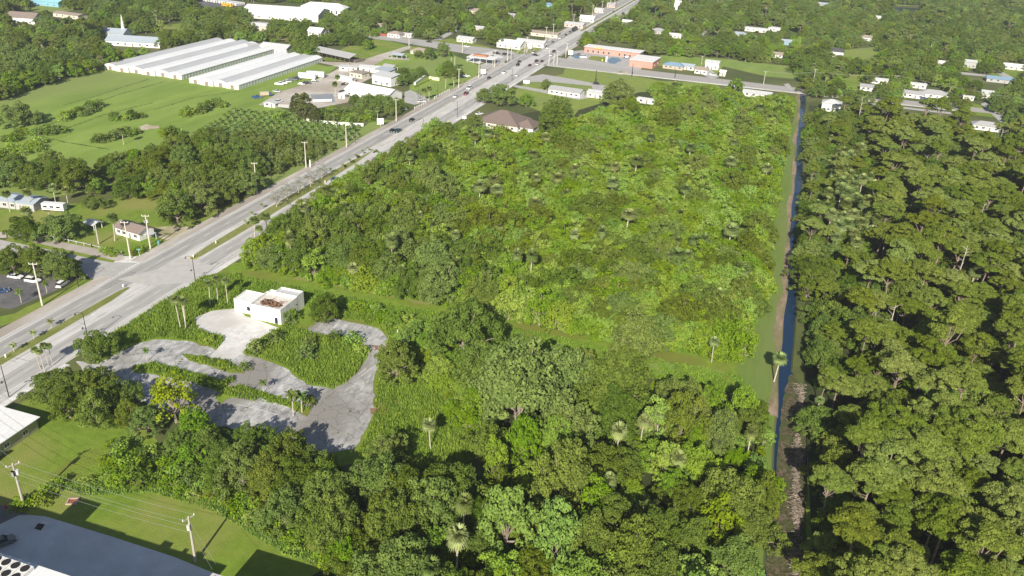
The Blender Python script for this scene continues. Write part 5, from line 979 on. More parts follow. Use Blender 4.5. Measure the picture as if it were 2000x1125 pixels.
def fill(poly_, spacing, mix, label, group, sc=(.8, 1.2), keep=True, jit=.42, hs=1., rf=.62):
    xs = [p[0] for p in poly_]; ys_ = [p[1] for p in poly_]; keys = list(mix); pr = np.array([mix[k] for k in keys], float); pr /= pr.sum()
    y = min(ys_); row = 0; n0 = len(CAND)
    while y < max(ys_):
        x = min(xs)+(row % 2)*spacing/2
        while x < max(xs):
            qx, qy = x+random.uniform(-jit, jit)*spacing, y+random.uniform(-jit, jit)*spacing; x += spacing
            if not inside(qx, qy, poly_): continue
            k = keys[int(rng.choice(len(keys), p=pr))]; s = random.uniform(*sc); add(k, qx, qy, s, label, group, keep, hs, rf)
        y += spacing*.87; row += 1
    return len(CAND)-n0
def add(k, qx, qy, s, label, group, keep=True, hs=1., rf=.62):
    hs *= random.uniform(.78, 1.28); thk = k == 'sabal' and group.startswith(('trees of the great', 'crowns above')); s *= 1.3 if thk else 1; hs *= .86 if thk else 1; bx, by = PX((qx, qy, 0)); hh = HGT[k]*s*hs; tx, ty = PX((qx, qy, hh*.9)); rr = RAD[k]*s*rf*(by+232-.05*(bx-1000))*.0075
    if bx < -70 or bx > 2070 or ty > 1150 or by < -22: return False
    for fx, fy, fr in FOOT:
        if (qx-fx)**2+(qy-fy)**2 < (fr*.8+RAD[k]*s*.5)**2: return False
    if keep:
        pts = [(bx, by), (tx, ty), (tx-rr, (ty+by)/2), (tx+rr, (ty+by)/2), (tx, (ty*2+by)/3), (tx, (ty+by*2)/3)]
        for (x0, y0, x1, y1) in KEEPR:
            if tx+rr*.8 > x0 and tx-rr*.8 < x1 and ty < y1 and by > y0: return False
        for P_ in KEEP:
            if any(inside(a, b_, P_) for a, b_ in pts): return False
    CAND.append((k, qx, qy, s, hs, label, group)); return True
# --- trees the photograph singles out ---
T = [
 ('yellow', 345, 825, 'bright yellow green round crown among the dark oaks', 1.3, 0), ('bright', 385, 858, 'vivid green tree right below the yellow green crown', .9, 0),
 ('oak', 905, 694, 'large dark oak at the left end of the ditch shadow', 1.4, 0), ('oak', 775, 742, 'dense round olive green tree at the corner of the loop drive', .95, 0), ('mid', 1238, 696, 'spreading oak with a pale forked trunk beside the ditch', 1.45, 0),
 ('oak', 858, 530, 'broad dark oak standing out of the thicket', 1.25, 0), ('oak', 1010, 835, 'large dark green spreading tree in the lower centre', 1.9, 0), ('oak', 950, 760, 'dark tree left of the large spreading one in the lower centre', 1.2, 0), ('oak', 1080, 790, 'dark tree right behind the large spreading one in the lower centre', 1.5, 0), ('oak', 1195, 800, 'wide green spreading tree right of the large dark one', 1.4, 0), ('mid', 1265, 590, 'greyish oak crown at the near side of the thicket', 1.2, 0),
 ('sabal', 1514, 745, 'single cabbage palm on the canal bank', 1.1, 0), ('sabal', 1388, 708, 'cabbage palm at the ditch, right of the two bare stems', .85, 0), ('sabal', 838, 880, 'yellowish palm in the weedy clearing', .9, 0), ('snag', 1005, 860, 'dead pale trunk in the weedy clearing', .55, 0),
 ('oak', 760, 910, 'pale green airy tree with a white trunk at the clearing edge', .7, 0), ('bright', 850, 262, 'bright green round tree beside the highway at the restaurant', 1.0, 0), ('bright', 893, 268, 'bright green tree right of the roadside one', .9, 0), ('oak', 925, 256, 'grey green tree in front of the restaurant roof', .8, 0),
 ('oak', 978, 205, 'wide grey green trees behind the restaurant, left', 1.3, 0), ('oak', 945, 200, 'left most roadside tree beyond the restaurant', .85, 0), ('bright', 1028, 208, 'olive round tree right behind the restaurant', .95, 0), ('oak', 1090, 232, 'grey crown at the top of the group right of the restaurant', 1.2, 0), ('oak', 1080, 262, 'large round olive tree at the right end of the restaurant', 1.5, 0), ('oak', 1202, 206, 'big solitary round tree on the lawn by the motel', 1.45, 0), ('oak', 1067, 175, 'small tree left of the motel block', .6, 0), ('bright', 1435, 180, 'tall yellowish green tree by the cross street', 1.15, 0),
 ('cypress', 597, 233, 'tall tapered tree beside the white curving wall', 1.1, 0), ('cypress', 580, 222, 'second tapered tree left of the tall one', .85, 0), ('cypress', 615, 240, 'lower tapered tree at the wall, right', .7, 0),
 ('oak', 35, 245, 'large dark round tree at the left edge of the field', 1.25, 0), ('oak', 70, 242, 'dark bush tree right of the large round field tree', .7, 0), ('sabal', 242, 283, 'single cabbage palm in the field', .85, 0), ('sabal', 60, 412, 'tan palm at the corner of the grey garage', .9, 0), ('sabal', 20, 415, 'leftmost tan palm by the garage', .9, 0), ('sabal', 110, 402, 'tan palm behind the motorhome', .9, 0), ('sabal', 135, 408, 'tan palm at the right end of the motorhome', .9, 0), ('sabal', 227, 470, 'tall palm left of the cottage', 1.05, 0),
 ('bright', 192, 378, 'light green tree on the lawn edge behind the motorhome', .8, 0), ('oak', 150, 372, 'big dark oak behind the motorhome', 1.3, 0), ('oak', 185, 408, 'dark green bush tree at the left of the open lawn', .6, 0), ('oak', 255, 386, 'dense dark round tree on the open lawn', 1.0, 0), ('bright', 300, 385, 'light green tree right of the dense round one', .95, 0), ('oak', 348, 434, 'dark spreading oak beside the pavement near the cottage', 1.3, 0), ('oak', 395, 418, 'dark oak along the pavement, second from the cottage', 1.1, 0),
 ('oak', 55, 470, 'dark round tree left of the short pole', .9, 0), ('sabal', 60, 455, 'clump palm in front of the dark round tree', 1.1, 0), ('oak', 122, 468, 'dark green round tree below the motorhome', 1.05, 0), ('oak', 20, 365, 'dark oak at the left edge above the garage', 1.1, 0),
 ('oak', 30, 535, 'tree over the office car park, leftmost', .8, 0), ('oak', 75, 535, 'tree over the office car park, middle', .85, 0), ('oak', 118, 545, 'tree over the office car park, right', .8, 0), ('oak', 140, 545, 'dark green tree at the corner of the office verge', .65, 0), ('queen', 42, 592, 'feather palm beside the office verge', .7, 0), ('queen', 92, 572, 'small feather palm by the white corner car', .6, 0),
 ('queen', 573, 812, 'feather palm on the right of the parking island', .95, 0), ('queen', 590, 806, 'feather palm close behind the right one on the parking island', .9, 0), ('queen', 515, 768, 'small yellow palm on the parking island', .6, 0), ('queen', 288, 706, 'small feather palm on the drive island', .55, 0), ('oak', 196, 698, 'small round leafy tree at the drive entrance', .75, 0), ('oak', 183, 708, 'round bush at the foot of the entrance tree', .4, 0),
 ('oak', 635, 625, 'dark grey green tree behind the derelict building', .75, 0), ('bright', 572, 625, 'small green tree at the right wall of the derelict building', .4, 0), ('bright', 828, 688, 'light green slender tree beside the loop drive', .65, 0), ('bright', 790, 675, 'light green tree by the white lamp post', .6, 0),
 ('oak', 735, 985, 'tall dark oak at the south edge of the weedy clearing, left', 1.0, 0), ('oak', 812, 1015, 'tall dark oak at the south edge of the weedy clearing, middle', 1.05, 0), ('oak', 890, 1005, 'tall dark oak at the south edge of the weedy clearing, right', 1.1, 0), ('mid', 955, 900, 'olive tree at the right edge of the weedy clearing', 1.2, 0),
 ('snag', 1800, 345, 'tall broken dead tree with bare branches in the right wood', .95, 0), ('snag', 1634, 325, 'grey dead tree beside the palms at the canal', .7, 0), ('snag', 1908, 448, 'bare dead trunk in the right wood, second', 1.0, 0), ('snag', 1728, 668, 'white dead trunk in the middle of the pines', 1.1, 0), ('snag', 1908, 625, 'short white dead trunk at right', .8, 0), ('snag', 1695, 665, 'leaning dead trunk left of the white one', .9, 0),
 ('royal', 881, 137, 'royal palm on the left of the pair at the planted yard', .9, 0), ('royal', 888, 138, 'royal palm on the right of the pair at the planted yard', .95, 0), ('sabal', 871, 174, 'palm on the roadside of the garden centre, first', 1.0, 0), ('sabal', 886, 170, 'palm on the roadside of the garden centre, second', 1.0, 0), ('sabal', 828, 198, 'palm in the middle of the roadside car park', .95, 0), ('sabal', 838, 196, 'palm right beside the middle one of the roadside car park', .95, 0), ('sabal', 655, 186, 'palm at the gravel yard entrance, front', 1.0, 0), ('sabal', 660, 172, 'palm at the gravel yard entrance, rear', 1.0, 0), ('sabal', 738, 238, 'palm left of the white peaked sign', .8, 0), ('sabal', 716, 65, 'palm among trees near the double pole', .9, 0), ('sabal', 1240, 92, 'lone palm behind the plaza roof', 1.0, 0),
 ('oak', 258, 232, 'low wide thicket bush in the field, left', .5, 0), ('oak', 1023, 262, 'shrubby palm at the restaurant wall', .3, 0)]
for (k, px, py, lb_, s, _) in T:
    o = plant(k, px, py, lb_, None, s, hs=s*(1.2 if py > 480 and k in ('oak', 'bright', 'yellow') else 1.05)); FOOT.append((o.location.x, o.location.y, RAD[k]*s*.62))
for (px, py) in [(350, 641), (362, 640), (365, 643)]: plant('washy', px, py, {350: 'tall leaning fan palm, leftmost of the three by the highway', 362: 'tall fan palm, middle of the three by the highway', 365: 'tall fan palm, rightmost of the three by the highway'}[px], 'tall palms by the derelict building', .93)
for (px, py, l_) in [(413, 598, 'left'), (427, 588, 'middle'), (445, 592, 'right')]: plant('washy', px, py, 'tall fan palm, %s of the three just left of the derelict building' % l_, 'tall palms by the derelict building', .78)
for (px, py, l_) in [(77, 722, 'first'), (86, 726, 'second'), (94, 714, 'third'), (103, 715, 'fourth')]: plant('washy', px, py, 'fan palm beside the pavement above the oaks, %s from the left' % l_, 'palms at the lower left pavement', .62)
for i, (px, py) in enumerate([(28, 688), (67, 663), (101, 641), (480, 440), (494, 434), (492, 424), (512, 408)]): plant('youngpalm', px, py, 'young palm number in the median' if 0 else ['leftmost young palm of the near median', 'middle young palm of the near median', 'right young palm of the near median', 'young palm on the far median, first', 'young palm on the far median, second', 'young palm on the far median, third', 'young palm on the far median, fourth'][i], 'young palms in the medians', 1.0 if i < 3 else .8)
for i, (px, py) in enumerate([(670, 330), (683, 320), (696, 311), (708, 302), (718, 296), (646, 338), (727, 301)]): plant('youngpalm', px, py, ['fifth', 'fourth', 'third', 'second', 'first', 'sixth', 'last'][i]+' small palm at the far end of the median', 'small palms at the median end', .85)
for i, (px, py) in enumerate([(541, 405), (561, 391), (583, 377), (607, 365), (629, 350)]): plant('grey', px, py, ['nearest', 'second', 'third', 'fourth', 'farthest'][i]+' sparse grey tree in the row on the median', 'sparse grey trees in the median', 1.15)
for i, (px, py) in enumerate([(655, 336), (672, 326), (690, 318), (700, 308), (735, 297)]): plant('darkshrub', px, py, 'low dark hedge bush under the small palms of the median', 'hedge bushes on the median', .5)
for i, (px, py, s) in enumerate([(522, 458, 1.0), (508, 472, .8), (640, 455, 1.0), (612, 445, 1.0), (655, 465, .95), (500, 470, 1.0)]): plant('sabal', px, py, 'cabbage palm with brown skirt in the thicket edge near the highway', 'cabbage palms of the thicket edge', s)
# median shrubs, weeds by the bank
for (px, py, s, k) in [(478, 722, .9, 'darkshrub'), (440, 713, .8, 'shrub'), (395, 705, .7, 'shrub'), (420, 710, .6, 'darkshrub'), (535, 668, 1.4, 'darkshrub'), (500, 688, 1.5, 'darkshrub'), (562, 630, 1.3, 'darkshrub'), (412, 670, 1.1, 'shrub'), (400, 665, 1.0, 'shrub'), (598, 700, 1.5, 'darkshrub'), (605, 680, 1.3, 'darkshrub'), (690, 670, 1.6, 'shrub'), (655, 665, 1.2, 'darkshrub'), (705, 690, 1.2, 'shrub'), (770, 680, 1.3, 'shrub'), (790, 700, 1.0, 'shrub'), (450, 745, .7, 'shrub'), (345, 735, .8, 'shrub'), (605, 790, 1.0, 'darkshrub')]: plant(k, px, py, 'overgrown shrub in the weeds around the loop drive', 'shrubs around the derelict building', s)
for i in range(26): px = 700+i*9+random.uniform(-5, 5); plant('shrub', px, 603+i*3.2+random.uniform(-8, 6), 'leafy shrub in the row on the near side of the ditch', 'shrubs along the ditch', random.uniform(.8, 1.6))
for (px, py) in [(60, 985), (75, 975), (92, 965), (105, 958), (48, 992), (118, 950), (85, 982), (38, 990)]: plant('shrub', px, py, 'bush at the foot of the lower left pole', 'bushes at the lower left pole', random.uniform(.8, 1.2))
for (px, py) in [(205, 492), (215, 497), (225, 500), (262, 497), (275, 493), (280, 487), (268, 490)]: plant('shrub', px, py, 'round green bush along the rail fence before the cottage', 'bushes along the rail fence', random.uniform(.7, 1.1))
for (px, py) in [(370, 262), (345, 272), (1292, 187), (1300, 190)][:2]: pass
# field clumps
for CL, (cx, cy, w_, h_, n_) in zip(['central clump', 'near clump', 'row left of centre', 'row beside the round tree', 'clump by the bare patch', 'right hand clump', 'long right hand row', 'big left clump', 'upper left clump', 'clump at the small shed', 'clump above the grove', 'long ragged left row'], [(250, 232, 30, 7, 10), (215, 272, 30, 8, 10), (180, 215, 30, 14, 10), (145, 228, 25, 10, 8), (260, 262, 18, 8, 6), (380, 222, 20, 8, 8), (430, 205, 30, 12, 12), (35, 300, 45, 20, 16), (25, 275, 20, 10, 6), (545, 232, 12, 5, 5), (340, 265, 20, 6, 5), (95, 262, 60, 5, 10)]):
    for i in range(n_): t_ = random.uniform(-1, 1); plant(random.choice(['shrub', 'darkshrub']), cx+t_*w_, cy-t_*h_*.6+random.uniform(-.4, .4)*h_, 'wild bush in the '+CL+' of the open field', 'bushes in the open field', random.uniform(.9, 1.9))
# young plants of the grove, in rows
for r_ in range(8):
    for c in range(22):
        a = G(395+c*16+r_*7, 262-c*1.2+r_*(-5.2)+ (0)); px, py = 395+c*14.5+r_*9, 262-r_*6.0+c*1.1-max(0, (6-c))*0+random.uniform(-1, 1)
        if inside(px, py, [(392, 262), (480, 205), (560, 215), (590, 236), (712, 252), (680, 282), (560, 276)]): plant('grove', px, py, 'small dark star shaped plant in the rows below the white curving wall', 'young grove plants in rows', random.uniform(1.0, 1.5))
# dense palm like grove
gp = poly((340, 275), (400, 262), (520, 268), (640, 280), (655, 290), (560, 335), (500, 355), (430, 330), (350, 310))
fill(gp, 5.2, dict(grovebush=1), 'dense olive green bush in the cultivated grove beside the highway', 'bushes of the cultivated grove', (.75, 1.05), False, .14)
# wood beside the highway, left
W1 = poly((235, 305), (350, 290), (440, 320), (520, 350), (500, 378), (430, 415), (360, 425), (310, 380), (250, 372), (200, 350))
fill(W1, 7, dict(oak=.4, mid=.4, bright=.2), 'tree in the roadside wood between the open lawn and the highway', 'trees of the roadside wood', (.65, 1.1), True, .42, 1.15)
W2 = poly((-60, 325), (60, 330), (130, 330), (140, 365), (90, 385), (-60, 380)); fill(W2, 8, dict(oak=.8, bright=.2), 'dark tree in the wood above the grey garage', 'trees above the grey garage', (.7, 1.0))
fill(poly((530, 212), (575, 218), (590, 228), (545, 225)), 5, dict(darkshrub=1), 'bush behind the curving wall', 'bushes behind the curving wall', (1.2, 2))
fill(poly((690, 200), (790, 210), (780, 228), (700, 215)), 6, dict(oak=1), 'small oak in the row before the garden centre hall', 'oaks before the garden centre', (.55, .75), False)
fill(poly((630, 215), (730, 222), (735, 240), (650, 240), (620, 230)), 4, dict(shrub=.5, darkshrub=.5), 'overgrown bush inside the curving white wall', 'bushes inside the curving wall', (1, 1.8), False)
fill(poly((770, 150), (820, 130), (870, 120), (905, 140), (900, 160), (860, 150), (830, 150), (790, 170)), 7, dict(oak=.7, bright=.3), 'tree in the planted yard behind the garden centre', 'trees of the planted yard', (.6, .9))
fill(poly((805, 108), (870, 108), (875, 118), (830, 122), (810, 118)), 12, dict(oak=.8, bright=.2), 'round tree inside the loop of the white track', 'trees inside the track loop', (.6, .85), False)
fill(poly((560, 110), (610, 118), (700, 112), (740, 95), (800, 97), (730, 72), (690, 75), (600, 90)), 8, dict(oak=.7, bright=.3), 'tree around the grey barn', 'trees around the grey barn', (.6, 1))
fill(poly((1040, 132+40), (1070, 178), (1050, 185), (1020, 180)), 5, dict(darkshrub=1), 'bush on the motel lawn', 'bushes on the motel lawn', (1, 1.4))
fill(poly((765, 684), (860, 690), (930, 720), (965, 800), (955, 870), (905, 860), (850, 770), (800, 740)), 3.6, dict(shrub=.6, pepper=.4), 'bush in the weeds right of the loop drive', 'bushes right of the loop drive', (.5, 1.0), False)
# great thicket
MF = poly((500, 484), (575, 436), (690, 358), (800, 290), (850, 262), (935, 282), (1060, 278), (1130, 238), (1200, 216), (1290, 212), (1262, 180), (1400, 181), (1452, 200), (1545, 198), (1533, 320), (1503, 500), (1478, 620), (1455, 700), (1400, 700), (1230, 668), (1000, 628), (870, 592), (700, 565), (600, 540), (458, 517))
def part(poly_, f): return f
n1_ = fill(MF, 3.9, dict(pepper=.86, bright=.04, mid=.07, oak=.005, sabal=.025), 'bright green tree in the dense thicket between the highway and the canal', 'trees of the great thicket', (.62, 1.3), True, .45)
fill(poly((505, 482), (690, 360), (780, 300), (850, 330), (890, 430), (920, 560), (860, 600), (600, 540), (462, 515)), 7.6, dict(oak=.62, mid=.22, sabal=.16), 'dark oak in the shaded near part of the thicket beside the highway', 'oaks of the near thicket', (.55, 1.15), True, .42, 1.3)
fill(poly((900, 500), (1450, 490), (1480, 560), (1440, 700), (1240, 670), (880, 595)), 10.5, dict(mid=.5, oak=.33, sabal=.17), 'oak or palm rising from the thicket above the ditch', 'trees above the ditch', (.7, 1.15), True, .42, 1.15)
fill(poly((900, 300), (1500, 230), (1500, 480), (900, 480)), 19, dict(sabal=.5, mid=.5), 'crown rising just above the bright thicket', 'crowns above the thicket', (.6, 1.1), True, .6)
# lower wood
fill(poly((610, 602), (740, 630), (870, 668), (1000, 705), (1130, 725), (1240, 730), (1240, 745), (1100, 740), (960, 735), (900, 760), (830, 700), (780, 680), (740, 640), (610, 612)), 3.4, dict(shrub=.5, pepper=.3, bright=.2), 'leafy bush in the undergrowth on the near side of the ditch', 'undergrowth beside the ditch', (.35, .6), False)
BR = poly((900, 770), (960, 745), (1080, 745), (1245, 752), (1420, 775), (1496, 800), (1490, 900), (1478, 1000), (1480, 1230), (650, 1230), (600, 1130), (720, 1060), (860, 940), (950, 930), (955, 850))
fill(BR, 7.6, dict(pepper=.34, bright=.12, mid=.28, oak=.2, sabal=.06), 'tree in the lower wood between the weedy clearing and the canal', 'trees of the lower wood', (.55, 1.15), True, .42, 1.45)
fill(BR, 5.2, dict(pepper=.7, bright=.15, oak=.15), 'tree', 'understorey of the lower wood', (.35, .75), True, .42, .8)
S('lower_wood_floor', M_FLOOR, [tuple(p) for p in BR], .036, True)  # dark litter floor; its tone also paints deep shade between the trees
BL = poly((75, 800), (140, 775), (240, 790), (330, 830), (470, 850), (560, 880), (690, 915), (760, 930), (880, 950), (760, 1060), (700, 1110), (600, 1060), (480, 990), (420, 950), (330, 880), (200, 850), (110, 830))
fill(BL, 6.3, dict(oak=.62, bright=.06, pepper=.1, mid=.22), 'dark oak in the belt between the derelict lot and the south lawn', 'oaks of the lower left belt', (.55, 1.05), True, .42, 1.12)
fill(poly((110, 935), (200, 870), (330, 885), (440, 935), (500, 1000), (600, 1070), (720, 1130), (560, 1070), (430, 985), (300, 950), (170, 950)), 2.6, dict(shrub=.8, darkshrub=.2), 'bright green shrub in the thick brush at the edge of the south lawn', 'brush shrubs beside the south lawn', (.8, 1.6), True)
# right wood
RF1 = poly((1578, 235), (1660, 225), (1700, 300), (1690, 500), (1640, 720), (1640, 860), (1620, 1100), (1600, 1240), (1590, 1240), (1590, 900), (1578, 740), (1568, 560))
fill(RF1, 6.2, dict(oak=.3, mid=.34, bright=.06, pepper=.1, sabal=.08, pine=.12), 'tree at the canal side of the right hand wood', 'canal bank trees', (.6, .98))
RF2 = poly((1660, 225), (1760, 235), (1900, 285), (2070, 300), (2110, 420), (2110, 1260), (1600, 1260), (1630, 1100), (1645, 860), (1645, 720), (1690, 500), (1700, 300))
fill(RF2, 6.4, dict(pine=.52, oak=.14, mid=.2, sabal=.06, bright=.02, pepper=.03, snag=.03), 'flat crowned pine in the right hand wood', 'pines of the right hand wood', (.62, 1.25))
fill(RF2, 7.5, dict(pepper=.6, mid=.4), 'tree', 'understorey of the right hand wood', (.4, .75), True, .42, .8)
fill(poly((1610, 330), (1680, 330), (1720, 480), (1650, 530), (1605, 500)), 6, dict(sabal=1), 'tall cabbage palm in the palm group beyond the canal', 'palm group beyond the canal', (1.05, 1.5))
# far belts and residential woods
mixf = dict(oak=.26, mid=.26, bright=.12, pepper=.26, sabal=.08, pine=.02)
FW = poly((-60, 215), (60, 177), (150, 158), (300, 114), (420, 78), (470, 82), (560, 100), (620, 92), (700, 68), (800, 82), (960, 92), (1060, 74), (1110, 47), (1238, -20), (-60, -22))
fill(FW, 8.6, mixf, 'tree in the wooded quarter beyond the fields', 'trees beyond the fields', (.55, 1.2))
FE = poly((1262, -20), (1140, 58), (1112, 85), (1135, 92), (1280, 118), (1400, 118), (1560, 150), (1570, 190), (1700, 212), (1900, 250), (2070, 280), (2080, -22))
fill(FE, 8.6, mixf, 'tree in the wooded quarter beyond the cross street', 'trees beyond the cross street', (.55, 1.2))
fill(poly((-60, 190), (60, 150), (60, 177), (-60, 215)), 4, dict(pepper=1), 'low tree at the left edge of the field', 'low trees at the field edge', (.6, .9))
fill(poly((640, 128+20), (660, 135), (720, 145), (700, 150)), 8, dict(oak=1), 'small tree in the yard', 'small trees in the yard', (.4, .5))
WH = {}; ZB = {}
for c in CAND:
    bx, by = PX((c[1], c[2], 0)); z_ = ZB.setdefault(c[6], [bx, bx, by, by, c[3], c[3]]); bx = min(2000, max(0, bx)); by = min(1180, max(0, by))
    z_[0] = min(z_[0], bx); z_[1] = max(z_[1], bx); z_[2] = min(z_[2], by); z_[3] = max(z_[3], by); z_[4] = min(z_[4], c[3]); z_[5] = max(z_[5], c[3])
    g_ = c[6]; WH[g_] = 'in the '+g_.split(' of the ')[1] if ' of the ' in g_ else 'among the '+g_
# --- choose which become individuals: the ones that show largest, up to ~295 of a kind
from collections import defaultdict
bycat = defaultdict(list)
for c in CAND: bycat[CATS[c[0]]].append(c)
have = defaultdict(int)
for k, n_ in COUNT.items(): have[CATS[k]] += n_
STUFF = defaultdict(list); camv = Vector((0, 0, H))
NAMES = dict(mid='olive green broadleaf tree', pepper='bright green bushy tree', oak='dark olive oak', pine='flat crowned pine', sabal='cabbage palm', bright='bright leafy tree', snag='bare dead tree', shrub='bright green shrub', darkshrub='dark shrub', grovebush='olive green bush')
for cat, L_ in bycat.items():
    L_.sort(key=lambda c: -(RAD[c[0]]*c[3])/(Vector((c[1], c[2], 0))-camv).length); q = max(0, 296-have[cat])
    for i, (k, x, y, s, hs, lb_, gr) in enumerate(L_):
        if i < q:
            bx, by = PX((x, y, 0)); z_ = ZB[gr]; fx = (bx-z_[0])/(z_[1]-z_[0]+1e-6); fy = (by-z_[2])/(z_[3]-z_[2]+1e-6)
            sz = 'small ' if s < z_[4]+(z_[5]-z_[4])*.3 else 'large ' if s > z_[4]+(z_[5]-z_[4])*.75 else ''
            pos = ('farthest', 'far', 'middle', 'near', 'nearest')[min(4, max(0, int(fy*5)))]+' '+('leftmost', 'left', 'centre left', 'central', 'centre right', 'right', 'rightmost')[min(6, max(0, int(fx*7)))]
            tree(k, x, y, sz+NAMES[k]+' '+WH[gr]+', '+pos+' part', NAMES[k]+', '+gr, s, s*hs)
        else: STUFF[k].append((x, y, s*random.uniform(.92, 1.08), hs))
# drop prototypes nobody placed
for k, v in PROTO.items():
    for i, o in enumerate(v):
        if FIRST[k][i]: tree(k, *( lambda p: (p.x, p.y))(G(1700+i*8, 700)), 'dark shrub under the pines', 'understorey shrubs', .4, var=i)
# --- the countless rest: one object per kind, crowns instanced on points
def scatter(name, k, pts, label):
    me = bpy.data.meshes.new(name); me.from_pydata([(a, b_, 0) for a, b_, _, _ in pts], [], [])
    for an, vals, ty in (('sc', [p[2] for p in pts], 'FLOAT'), ('sz', [p[2]*p[3] for p in pts], 'FLOAT'), ('rz', list(rng.uniform(0, 6.28, len(pts))), 'FLOAT'), ('pick', list(rng.integers(0, len(PROTO[k]), len(pts))), 'INT')):
        at = me.attributes.new(an, ty, 'POINT'); at.data.foreach_set('value', vals)
    o = bpy.data.objects.new(name, me); COL.objects.link(o); tag(o, kind='stuff', label=label, cat='distant trees')
    ng = bpy.data.node_groups.new(name, 'GeometryNodeTree'); ng.interface.new_socket('Geometry', in_out='INPUT', socket_type='NodeSocketGeometry'); ng.interface.new_socket('Geometry', in_out='OUTPUT', socket_type='NodeSocketGeometry')
    N = ng.nodes; gi = N.new('NodeGroupInput'); go = N.new('NodeGroupOutput'); ip = N.new('GeometryNodeInstanceOnPoints'); jn = N.new('GeometryNodeJoinGeometry')
    ng.links.new(gi.outputs[0], ip.inputs['Points'])
    for r in PROTO[k]:
        g2 = N.new('GeometryNodeJoinGeometry')
        for ch in KIDS[r.name]:
            oi = N.new('GeometryNodeObjectInfo'); oi.inputs['Object'].default_value = ch; oi.transform_space = 'ORIGINAL'; ng.links.new(oi.outputs['Geometry'], g2.inputs[0])
        ti = N.new('GeometryNodeGeometryToInstance'); ng.links.new(g2.outputs[0], ti.inputs[0]); ng.links.new(ti.outputs[0], jn.inputs[0])
    ng.links.new(jn.outputs[0], ip.inputs['Instance']); ip.inputs['Pick Instance'].default_value = True
    def na(an, ty): a = N.new('GeometryNodeInputNamedAttribute'); a.data_type = ty; a.inputs['Name'].default_value = an; return a.outputs['Attribute']
    ng.links.new(na('pick', 'INT'), ip.inputs['Instance Index']); cs = N.new('ShaderNodeCombineXYZ'); sc_ = na('sc', 'FLOAT'); ng.links.new(sc_, cs.inputs[0]); ng.links.new(sc_, cs.inputs[1]); ng.links.new(na('sz', 'FLOAT'), cs.inputs[2]); ng.links.new(cs.outputs[0], ip.inputs['Scale'])
    cx = N.new('ShaderNodeCombineXYZ'); ng.links.new(na('rz', 'FLOAT'), cx.inputs[2]); ng.links.new(cx.outputs[0], ip.inputs['Rotation'])
    ng.links.new(ip.outputs[0], go.inputs[0]); md = o.modifiers.new('scatter', 'NODES'); md.node_group = ng
for k, pts in STUFF.items():
    print('stuff', k, len(pts)); scatter({'mid': 'distant_broadleaf_trees', 'pepper': 'thicket_trees', 'oak': 'distant_oaks', 'pine': 'distant_pines', 'sabal': 'distant_palms', 'bright': 'distant_leafy_trees', 'shrub': 'brush', 'darkshrub': 'dark_brush', 'grovebush': 'grove_bushes', 'snag': 'dead_trees'}[k], k, pts, NAMES[k]+' repeated beyond counting in the farther woods')
print('individual', dict(COUNT))
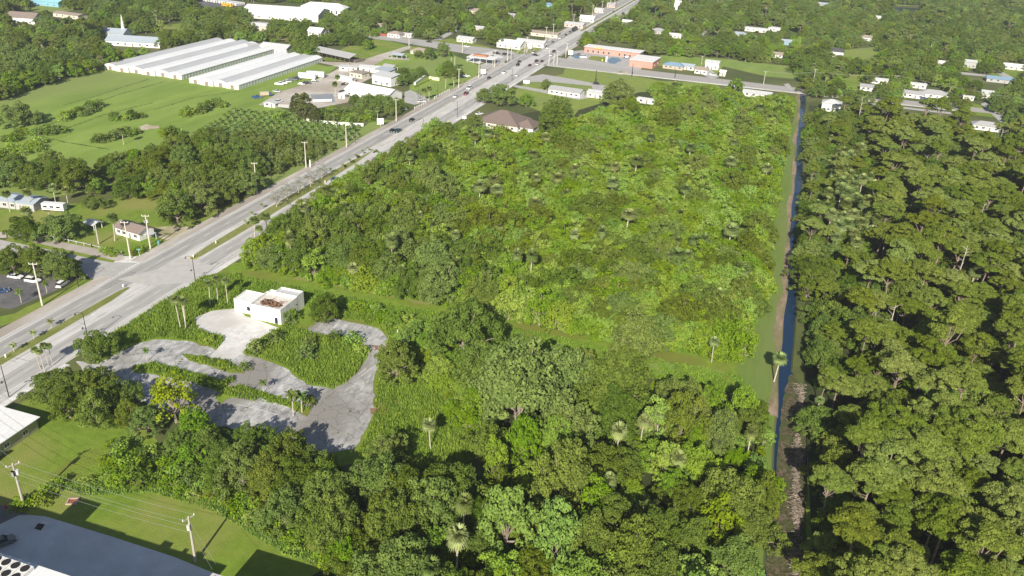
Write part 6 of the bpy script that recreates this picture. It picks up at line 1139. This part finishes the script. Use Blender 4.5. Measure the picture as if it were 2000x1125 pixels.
# --- weeds and tall grass
def weeds(name, polys, n, hmin, hmax, lm, label):
    V = []; T_ = []
    areas = []
    for P_ in polys:
        xs = [p[0] for p in P_]; ys_ = [p[1] for p in P_]; areas.append((max(xs)-min(xs))*(max(ys_)-min(ys_)))
    tot = sum(areas)
    for P_, A_ in zip(polys, areas):
        xs = [p[0] for p in P_]; ys_ = [p[1] for p in P_]; k = int(n*A_/tot)
        X = rng.uniform(min(xs), max(xs), k); Y = rng.uniform(min(ys_), max(ys_), k)
        ok = np.array([inside(a, b_, P_) for a, b_ in zip(X, Y)]); X = X[ok]; Y = Y[ok]
        den = np.sin(X*.31+1)*np.sin(Y*.27)+np.sin(X*.9+Y*.7)*.5+rng.normal(0, .5, len(X)); ok = den > -.75; X = X[ok]; Y = Y[ok]; den = den[ok]; m_ = len(X)
        for b_ in range(4):
            a = rng.uniform(0, 6.28, m_); h = rng.uniform(hmin, hmax, m_)*(1+.35*np.clip(den, -1, 1.5)); w_ = rng.uniform(.06, .17, m_); ox = rng.normal(0, .16, m_); oy = rng.normal(0, .16, m_); lx = np.cos(a+1.3)*h*.4; ly = np.sin(a+1.3)*h*.4
            cx, cy = np.cos(a)*w_, np.sin(a)*w_; x, y = X+ox, Y+oy; z0 = np.zeros(m_)
            V.append(np.stack([np.stack([x-cx, y-cy, z0], 1), np.stack([x+cx, y+cy, z0], 1), np.stack([x+lx*.6+cx, y+ly*.6+cy, h*.7], 1), np.stack([x+lx, y+ly, h], 1)], 1).reshape(-1, 3)); T_.append(np.repeat(np.clip(.5+.3*den+rng.normal(0, .15, m_), 0, 1), 4))
    me = mesh_quads(name, np.concatenate(V), np.concatenate(T_), lm); tag(obj(name, me), label, None, None, 'stuff')
wp = [poly((740, 690), (840, 700), (960, 790), (940, 860), (890, 940), (770, 925), (700, 885), (728, 830), (736, 770)), poly((190, 690), (215, 655), (330, 582), (400, 540), (470, 535), (470, 600), (412, 606), (379, 622), (385, 643), (437, 662), (425, 680), (370, 664), (312, 660), (272, 667)),
      poly((475, 690), (500, 668), (560, 635), (640, 660), (700, 668), (718, 685), (700, 725), (675, 748), (650, 758), (600, 748), (550, 710)), poly((640, 600), (700, 600), (860, 650), (870, 700), (770, 690), (755, 650), (700, 625), (610, 620)), poly((262, 716), (300, 709), (445, 747), (435, 765), (300, 730)), poly((356, 693), (372, 693), (440, 708), (476, 722), (470, 728), (370, 704)), poly((440, 762), (470, 754), (560, 782), (605, 802), (560, 793), (440, 775))]
weeds('tall_weeds', wp, 60000, .35, 1.0, L_GRS, 'tall green weeds around the derelict building and its drive')
weeds('ditch_weeds', [[(-163, 196), (-20, 196), (5, 197), (5, 206), (-60, 208), (-163, 206)], [(-150, 213), (4, 213), (4, 220), (-150, 222)]], 30000, .2, .7, L_GRS, 'rough grass along the ditch'); weeds('lawn_edge_weeds', [poly((110, 950), (200, 930), (300, 940), (430, 985), (560, 1060), (700, 1125), (690, 1140), (540, 1072), (420, 1000), (300, 962), (160, 968))], 9000, .2, .6, L_GRS, 'weeds along the lawn edge')
# ------------------------------------------------------------------ air
hz = MB().box(-1500, 1500, -150, 2300, -2.2, H+12).build('haze', bpy.data.materials.new('haze')); tag(hz, kind='stuff')
hm = hz.data.materials[0]; hm.use_nodes = True; t = hm.node_tree; t.nodes.remove(t.nodes['Principled BSDF']); pv = t.nodes.new('ShaderNodeVolumePrincipled')
pv.inputs['Color'].default_value = (.86, .92, 1, 1); pv.inputs['Density'].default_value = .00013; pv.inputs['Anisotropy'].default_value = .2; t.links.new(pv.outputs[0], t.nodes['Material Output'].inputs['Volume'])
